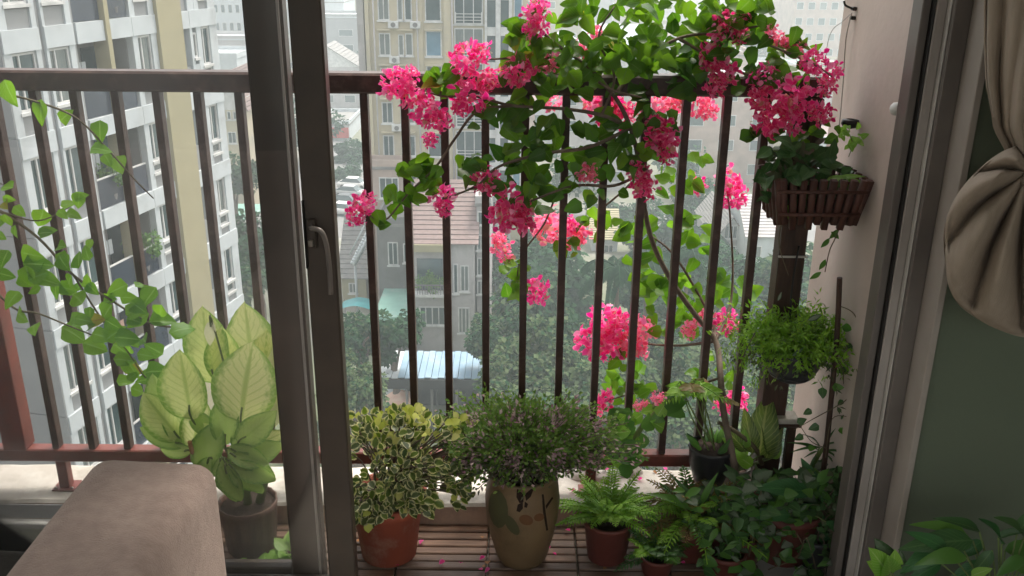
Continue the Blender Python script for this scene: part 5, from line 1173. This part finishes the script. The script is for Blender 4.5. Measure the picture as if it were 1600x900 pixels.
# terrace with teal awning and white boat-like canopy on the left of it
c = Gz(556, 476, -25); t = thing('teal_awning', 'teal awning stretched over a yard next to the door stile', 'awning', (c.x, c.y, GZ))
MB().grid(lambda u, v: (c.x-1.2+2.6*u, c.y-1.2+2.6*v, -25+.35*math.sin(u*3.14)-.25*v), 8, 6).build('cloth', M['c_teal'], t)
for dx in (-1.15, 1.35):
    for dy in (-1.15, 1.35): MB().tube([(c.x+dx, c.y+dy, GZ), (c.x+dx, c.y+dy, -25.05)], .04, 6).build('post', M['c_dgrey'], t)
bld('grey_roofed_house', 'house with a steep grey sheet roof between the door stile and the grey house', 'house', *[P(534, 440, 76).x, P(572, 440, 76).x], 76, 86, P(550, 432, 76).z, 'c_cream', [(P(545, 450, 76).x, P(558, 450, 76).x, P(550, 458, 76).z, P(550, 442, 76).z)], 'gable_x', 'c_roofgrey', ridge=4.4)
t = thing('outdoor_stair', 'white outdoor staircase climbing beside the steep grey roof', 'staircase', Gz(566, 440, GZ))
a, b_ = P(553, 410, 73), P(577, 362, 73)
for k in range(12):
    f = k/11; p = a.lerp(b_, f); MB().box((p.x-.3, 73, p.z-.12), (p.x+.3, 74.2, p.z)).build('step', M['c_white'], t)
b = MB()
for yy in (72.9, 74.25): b.tube([a+Vector((-.3, yy-73, .7)), b_+Vector((-.3, yy-73, .7))], .06, 5); b.tube([a+Vector((0, yy-73, -.2)), b_+Vector((0, yy-73, -.2))], .12, 5)
b.tube([(a.x, 73.5, GZ), (a.x, 73.5, a.z)], .12, 6); b.tube([(b_.x, 73.5, GZ), (b_.x, 73.5, b_.z)], .12, 6); b.build('rail', M['c_white'], t)
# red sign building, far left of centre
Y3 = 150; x3 = lambda px, py: P(px, py, Y3).x; z3 = lambda py: P(530, py, Y3).z
t = bld('shop', 'low far shop with a long red sign board', 'shop', x3(500, 210), x3(546, 210), Y3, Y3+12, z3(196), 'c_white', [(x3(505, 235), x3(515, 235), z3(238), z3(222), 1), (x3(525, 235), x3(540, 235), z3(238), z3(222), 2)])
MB().box((x3(505, 205), Y3-.4, z3(215)), (x3(545, 205), Y3-.1, z3(199))).build('sign', M['c_red'], t)
bld('far_block', 'dark bluish far block above the red sign', 'building', P(531, 180, 190).x, P(550, 180, 190).x, 190, 205, P(540, 158, 190).z, 'c_lilac', [(P(533, 170, 190).x, P(548, 170, 190).x, P(540, 190, 190).z, P(540, 164, 190).z, 4)])
# gabled villa on the right, red roofed villa by the tower
Y4 = 88; x4 = lambda px, py: P(px, py, Y4).x; z4 = lambda py: P(1140, py, Y4).z
bld('gabled_villa', 'white-gabled villa with a dark attic window among the trees on the right', 'house', x4(1120, 370), x4(1165, 370), Y4, Y4+10, z4(372), 'c_lilac', [(x4(1131, 365), x4(1152, 365), z4(372)-.05, z4(352), 3), (x4(1126, 392), x4(1160, 392), z4(405), z4(384), 3)], 'gable_y', 'c_roofgrey', ridge=z4(338)-z4(372))
bld('long_house', 'low pale house with cream eaves behind the palm', 'house', P(925, 380, 92).x, P(965, 380, 92).x, 92, 99, P(940, 372, 92).z, 'c_white', [(P(930, 392, 92).x, P(958, 392, 92).x, P(940, 398, 92).z, P(940, 382, 92).z, 4)], 'gable_x', 'c_cream')
bld('right_house', 'grey house with a pale roof at the right among trees', 'house', P(1168, 380, 84).x, P(1235, 380, 84).x, 84, 93, P(1190, 368, 84).z, 'c_white', [(P(1172, 390, 84).x, P(1190, 390, 84).x, P(1180, 404, 84).z, P(1180, 384, 84).z)], 'gable_x', 'c_lilac')
Y5 = 105; x5 = lambda px, py: P(px, py, Y5).x; z5 = lambda py: P(360, py, Y5).z
bld('villa', 'villa with a red tiled gable seen between the tower and the door stile', 'house', x5(343, 180), x5(385, 180), Y5, Y5+10, z5(172), 'c_tower', [(x5(347, 180), x5(352, 180), z5(187), z5(174), 1), (x5(355, 180), x5(361, 180), z5(187), z5(174), 1), (x5(364, 180), x5(370, 180), z5(187), z5(174), 1), (x5(373, 180), x5(379, 180), z5(187), z5(174), 1), (x5(357, 220), x5(370, 220), z5(224), z5(206), 2)], 'gable_y', 'c_tile', ridge=4.4)
t = thing('green_canopy', 'pale green yard canopy below the villa', 'canopy', Gz(368, 345, GZ))
c = Gz(368, 330, -24.5)
for k in range(6): MB().bbox((c.x-2.6+k*.9, c.y-3, -24.6+.1*(k % 2)), (c.x-1.72+k*.9, c.y+3, -24.5+.1*(k % 2)), .02).build('roof_sheet', M['c_turq' if k else 'c_white'], t)
for dx in (-2.4, 2.5):
    for dy in (-2.8, 2.8): MB().tube([(c.x+dx, c.y+dy, GZ), (c.x+dx, c.y+dy, -24.6)], .08, 6).build('post', M['c_dgrey'], t)
# ---- parked cars
def carparts(mat):
    b = MB(); L_, W_ = 4.2, 1.72
    secs = [(-2.1, .35, .62), (-2.0, .28, .78), (-1.1, .25, .92), (.0, .25, .92), (1.2, .25, .95), (2.0, .28, .85), (2.1, .36, .6)]
    n0 = len(b.v)
    for y, a, c in secs: b.v += [(-W_/2, y, a), (W_/2, y, a), (W_/2*.96, y, c), (-W_/2*.96, y, c)]
    for k in range(len(secs)-1):
        for j in range(4): q = k*4; b.face([q+j, q+(j+1) % 4, q+4+(j+1) % 4, q+4+j], smooth=True)
    b.face([3, 2, 1, 0]); e = (len(secs)-1)*4; b.face([e, e+1, e+2, e+3])
    body = b.mesh('body', M[mat])
    b = MB(); cs = [(-1.2, .9, .78), (-.6, 1.40, .62), (.9, 1.43, .62), (1.75, .93, .76)]
    for (y, z, w2) in cs: b.v += [(-w2, y, z), (w2, y, z)]
    b.face([0, 1, 3, 2]); b.face([2, 3, 5, 4]); b.face([4, 5, 7, 6]); b.face([0, 2, 4, 6]); b.face([7, 5, 3, 1])
    cab = b.mesh('windows', M['c_win'])
    b = MB(); b.bbox((-.6, -.6, 1.405), (.6, .9, 1.46), .04); rf = b.mesh('roof', M[mat])
    wh = MB().tube([(-.1, 0, 0), (.1, 0, 0)], .31, 14).mesh('wheel', M['tyre'])
    return body, cab, rf, wh
CARS = {m: carparts(m) for m in ('c_car_w', 'c_car_d', 'c_car_s')}
def car(lab, x, y, rz, mt, group='cars parked in the far yard'):
    Mx = Matrix.Translation((x, y, GZ+.01)) @ Matrix.Rotation(rz, 4, 'Z')
    t = thing('parked_car', lab, 'car', (x, y, GZ+.01), group); bd, cb, rf, wh = CARS[mt]
    link('body', bd, t, Mx); link('windows', cb, t, Mx); link('roof', rf, t, Mx)
    for sx in (-.78, .78):
        for sy in (-1.3, 1.3): link('wheel', wh, t, Mx @ Matrix.Translation((sx, sy, .31)))
nm = {'c_car_w': 'white', 'c_car_d': 'black', 'c_car_s': 'silver'}
car('white car parked furthest back in the yard beside the cream tower', *Gz(553, 286, GZ+.7).xy, 1.4, 'c_car_w')
car('silver car parked in front of the white one beside the cream tower', *Gz(548, 299, GZ+.7).xy, 1.35, 'c_car_s')
car('black car parked in the middle of the yard by the door stile', *Gz(541, 313, GZ+.7).xy, 1.4, 'c_car_d')
car('white car parked nearest in the yard by the door stile', *Gz(537, 326, GZ+.7).xy, 1.3, 'c_car_w')
# ---- trees
CR = [crownmesh(200+i, 3600, ['l_tree', 'l_tree'] if i % 2 == 0 else ['l_tree', 'l_tree2'], 'tree', 13, .85, .125) for i in range(4)]
CRO = [crownmesh(220+i, 3600, ['l_tree2', 'l_tree'], 'tree', 15, .75, .11) for i in range(2)]
def trunkmesh(seed):
    r = random.Random(seed); b = MB()
    b.tube([(0, 0, 0), (.03, .02, .3), (-.02, .03, .62)], [.055, .042, .03], 7)
    for k in range(5):
        a = k*1.26+r.random(); b.tube([(0, .02, .34+.05*k), (.08*math.cos(a), .08*math.sin(a), .60+.02*k), (.15*math.cos(a), .15*math.sin(a), .72)], [.018, .012, .006], 5)
    return b.mesh('trunk', M['bark'])
TK = [trunkmesh(s) for s in range(3)]
tcount = {}
def tree(px, py, dist, rad, lab, ol=False, group='trees in the yards below', hgt=None):
    p = P(px, py, dist); h_ = hgt or max(3.0, p.z+rad*.3-GZ)
    t = thing('tree', lab, 'tree', (p.x, p.y, GZ), group)
    link('trunk', rnd.choice(TK), t, Matrix.Translation((p.x, p.y, GZ)) @ Matrix.Diagonal((h_*.8, h_*.8, (p.z-GZ)/.72, 1)))
    link('crown', rnd.choice(CRO if ol else CR), t, Matrix.Translation(p) @ Matrix.Rotation(rnd.uniform(0, 6.28), 4, 'Z') @ Matrix.Diagonal((rad, rad, rad*rnd.uniform(.85, 1.15), 1)))
for a in (
 (560,520,52,2.3,'dark green tree left of the lilac grey house, nearest the door stile'),(612,520,54,2.4,'round dark green tree in front of the turquoise roof'),(553,622,42,1.9,'pale olive tree low down beside the door stile',True),(543,580,44,1.5,'olive bush-like tree touching the door stile',True),
 (550,245,135,4.0,'green tree beside the red sign board'),(535,275,125,3.2,'low green tree left of the parked cars'),(360,275,85,3.2,'dark tree below the villa next to the tower'),(372,420,60,3.2,'green tree between the tower foot and the door stile'),(350,440,56,2.6,'small green tree at the foot of the white tower'),(395,380,66,3,'green tree mostly behind the door stile'),
 (790,600,46,2.6,'pale olive tree behind the purple shrub, left one',True),(850,560,48,3.0,'pale olive tree behind the purple shrub, middle one',True),(905,600,46,2.8,'pale olive tree behind the purple shrub, right one',True),(770,520,54,2.3,'dark green tree right of the lilac grey house'),(830,480,62,3.6,'blue-green tree behind the hanging bougainvillea sprig'),(880,440,70,4.2,'tall blue-green tree left of the palm'),(800,410,76,3.6,'dark tree right of the narrow pale house'),(860,380,86,4.0,'hazy tree behind the lowest flower clusters'),
 (930,530,56,3.4,'green tree behind the lower outer flowers'),(1000,570,52,3.4,'olive green tree behind the black pot plant',True),(1060,530,56,3.6,'green tree behind the middle of the railing'),(1060,600,46,3.0,'olive tree low behind the umbrella plant',True),(1110,470,66,4.2,'leafy green tree below the gabled villa'),(1020,470,70,3.8,'blue-green tree right of the palm'),(1150,560,52,3.4,'green tree behind the woven hanging pot',True),(1200,500,60,4.2,'green tree behind the wooden end post'),(1180,430,72,4.0,'green tree right of the gabled villa'),
 (1100,410,80,3.6,'hazy tree left of the gabled villa'),(1040,380,90,4.4,'hazy round tree above the outer leaves'),(1090,330,105,5,'far hazy tree above the gabled villa'),(1200,340,100,5,'far hazy tree behind the wooden basket'),(980,340,105,4.6,'far hazy tree behind the deep pink flowers'),(1160,620,44,2.8,'green tree at the right foot of the railing',True),(1240,560,50,3.2,'green tree between the end post and the wall'),(1248,690,36,1.6,'low green tree far below between the end post and the wall'),(1250,440,66,4,'blue-green tree between the end post and the wall, upper one'),(1120,660,40,2.6,'olive tree low behind the black pot',True),(940,660,41,2.6,'olive tree low behind the purple shrub',True),(860,650,41,2.4,'olive tree hidden behind the purple shrub',True)):
    tree(*a[:5], *(a[5:6]))
# palms
def palm(px, py, dist, L, lab, n=16):
    p = P(px, py, dist); t = thing('palm_tree', lab, 'palm tree', (p.x, p.y, GZ), 'palms in the yards below')
    MB().tube(curve([(p.x+.3, p.y, GZ), (p.x+.1, p.y, (GZ+p.z)/2), p], 4), [.2]*5+[.13]*4, 8).build('trunk', M['bark'], t)
    for k in range(n):
        a = 2*math.pi*k/n+rnd.uniform(-.15, .15); e = rnd.uniform(.2, 1.1); b = MB(); d = Vector((math.cos(a), math.sin(a), e)).normalized(); pts = []
        for q in range(9): s = q/8; pts.append(p+d*L*s+Vector((0, 0, -L*.75*s*s)))
        b.tube(pts, [.035]*9, 4, 0, False)
        for q in range(1, 9):
            tt = (pts[q]-pts[q-1]).normalized(); sd_ = tt.cross(Vector((0, 0, 1))).normalized()
            for sg in (-1, 1):
                for f in (0, .5): b.add(*LD['fine'][0], basis(pts[q-1].lerp(pts[q], f), sd_*sg*.6+tt*.5+Vector((0, 0, -.65)), Vector((0, -.5, 1)), L*.34*(1-.5*q/9), L*.2))
        b.build('frond', M['l_palm'], t)
palm(965, 420, 52, 3.0, 'palm with dark drooping fronds behind the railing bars'); palm(1090, 362, 88, 3.6, 'hazy palm left of the gabled villa', 14); palm(1075, 395, 58, 2.6, 'smaller palm in front of the hazy one', 12)
palm(1012, 408, 56, 2.8, 'palm standing close behind the dark drooping one', 14)
# ---- scattered houses further out
wm_ = ['c_white', 'c_tower', 'c_lilac', 'c_pinkish', 'c_grey', 'c_cream']; wn_ = {'c_white': 'white', 'c_tower': 'cream', 'c_lilac': 'lilac grey', 'c_pinkish': 'pinkish', 'c_grey': 'grey', 'c_cream': 'tan'}
rm_ = ['c_tile', 'c_roofgrey', 'c_blue', 'c_turq', 'c_roofgrey', 'c_white']; rn_ = {'c_tile': 'red roof', 'c_roofgrey': 'grey roof', 'c_blue': 'pale blue roof', 'c_turq': 'turquoise roof', 'c_white': 'white roof'}
occ = [(-18, 82, 12), (-3, 82, 10), (-20, 115, 10)]
rows_h = 0; used = set()
r2 = random.Random(31)
for k in range(420):
    Y = r2.uniform(112, 420); x = r2.uniform(-.52, .42)*Y
    if -.30 < x/Y < -.20 and Y < 160 : continue
    if any((x-a)**2+(Y-b)**2 < (c+5)**2 for a, b, c in occ): continue
    if abs(Y-102) < 9: continue
    wv, dp, ht = r2.uniform(6, 13), r2.uniform(7, 13), r2.choice([4.5, 7.5, 8, 11, 11, 14])
    if Y > 200: wv *= 1.5; dp *= 1.5; ht *= r2.choice([1, 1, 1.5, 2])
    occ.append((x, Y, max(wv, dp)*.55))
    wins = []
    if Y < 260:
        nf = int(ht//3.3)
        for f in range(nf):
            nn = 2 if wv < 9 else 3
            for j in range(nn):
                a = x-wv/2+wv*(j+.25)/nn; wins.append((a, a+wv*.5/nn, GZ+1.1+3.3*f, GZ+2.6+3.3*f, 1))
    for _ in range(80):
        wmx, rmx = r2.choice(wm_), r2.choice(rm_)
        rf = r2.choice(['flat', 'gable_x', 'flat', 'gable_y']) if ht < 12 else 'flat'
        side_ = 'left of the cream tower' if x/Y < -.17 else ('close behind the cream tower' if x/Y < .02 else ('behind the flowers' if x/Y < .2 else 'beyond the right-hand bars'))
        lab = f"{'far' if Y < 230 else 'faint'} {wn_[wmx]} {'tall' if ht > 10 else 'low'} block with {'flat' if rf == 'flat' else 'gabled' if rf == 'gable_y' else 'pitched'} {rn_[rmx]}, {side_}"
        if lab not in used: break
    used.add(lab)
    bld('house', lab, 'house', x-wv/2, x+wv/2, Y, Y+dp, GZ+ht, wmx, wins, rf, rmx, group='far houses of the city', sub=False)
    rows_h += 1
    if rows_h > 130: break
# a few hazy high-rises
for px0, px1, ytop, Y, mt, lab in ((1236, 1325, -30, 230, 'c_pinkish', 'pinkish hazy high-rise beside the side wall'), (1118, 1200, -10, 300, 'c_white', 'pale hazy high-rise behind the top right flowers'), (500, 535, 20, 420, 'c_lilac', 'bluish hazy high-rise between the door stile and the cream tower'), (1015, 1075, 30, 380, 'c_lilac', 'faint bluish high-rise above the bougainvillea'), (336, 392, -60, 200, 'c_white', 'white hazy block above the villa right of the left tower'), (880, 960, 10, 330, 'c_white', 'pale hazy block behind the topmost leaves')):
    a, b_ = P(px0, 60, Y), P(px1, 60, Y); zt_ = P(px0, ytop, Y).z; wins = []
    for f in range(12):
        zf = zt_-2.9-3.6*f
        if zf < GZ+2: break
        nn = 5
        for j in range(nn): xw = a.x+(b_.x-a.x)*(j+.2)/nn; wins.append((xw, xw+(b_.x-a.x)*.6/nn, zf, zf+1.7, 1))
    bld('high_rise', lab, 'high-rise', a.x, b_.x, Y, Y+18, min(zt_, 7), mt, wins, group='far high-rises', sub=False)
# the rest of the city as one mass, and scattered far trees as another
b = MB(); r3 = random.Random(5)
for k in range(1500):
    Y = 420+900*r3.random()**1.3; x = r3.uniform(-.6, .6)*Y; s = r3.uniform(8, 26); b.box((x-s/2, Y, GZ), (x+s/2, Y+s, GZ+r3.choice([6, 8, 10, 12, 16, 22])), mi=r3.randrange(5))
tag(b.build('far_city', [M[m] for m in ('c_white', 'c_lilac', 'c_tower', 'c_pinkish', 'c_roofgrey')]), 'low far city fading into pale haze', 'city', kind='stuff')
b = MB(); cm = crownmesh(300, 500, ['l_tree'], 'tree', 10, .8, .16)
vv = [tuple(v.co) for v in cm.vertices]; ff = [list(p.vertices) for p in cm.polygons]
for k in range(170):
    Y = r3.uniform(100, 420); x = r3.uniform(-.5, .45)*Y
    if any((x-a)**2+(Y-b_)**2 < (c-1)**2 for a, b_, c in occ): continue
    s = r3.uniform(3, 5.5); n0 = len(b.v); an = r3.uniform(0, 6.28)
    ca, sa = math.cos(an), math.sin(an)
    b.v += [(x+s*(v[0]*ca-v[1]*sa), Y+s*(v[0]*sa+v[1]*ca), GZ+s*1.1+s*v[2]) for v in vv]
    for f in ff: b.face([n0+i for i in f])
tag(b.build('far_trees', M['l_tree']), 'dusky far trees scattered between the far houses', 'trees', kind='stuff')
b = MB(); cm = crownmesh(301, 420, ['l_tree'], 'tree', 9, .7, .15)
vv = [tuple(v.co) for v in cm.vertices]; ff = [list(p.vertices) for p in cm.polygons]
for k in range(150):
    Y = r3.uniform(30, 74); x = r3.uniform(-14, 22); sc_ = r3.uniform(.9, 2.1)
    if -9 < x < .5 and Y > 49: continue
    if x < -8.5 and Y < 46 and x < -13+.21*(Y-35)+2.5: continue
    if x < -9 and Y > 60: continue
    n0 = len(b.v); an = r3.uniform(0, 6.28); ca, sa = math.cos(an), math.sin(an)
    b.v += [(x+sc_*(v[0]*ca-v[1]*sa), Y+sc_*(v[0]*sa+v[1]*ca), GZ+sc_*.55+sc_*v[2]) for v in vv]
    for f in ff: b.face([n0+i for i in f], mi=k % 3 // 2)
tag(b.build('undergrowth', [M['l_tree'], M['l_tree2']]), 'low shrubs covering the ground below the balcony', 'undergrowth', kind='stuff')
# ---- the hazy air
m, t, p = newmat('hazy_air'); t.nodes.remove(p)
pv = t.nodes.new('ShaderNodeVolumePrincipled'); pv.inputs['Color'].default_value = (.84, .93, .97, 1); pv.inputs['Density'].default_value = .0018; pv.inputs['Anisotropy'].default_value = .2
t.links.new(pv.outputs[0], t.nodes['Material Output'].inputs['Volume'])
hz = MB().box((-1550, -8, GZ-1), (1550, 2650, 9.0)).build('haze', m); hz['kind'] = 'stuff'
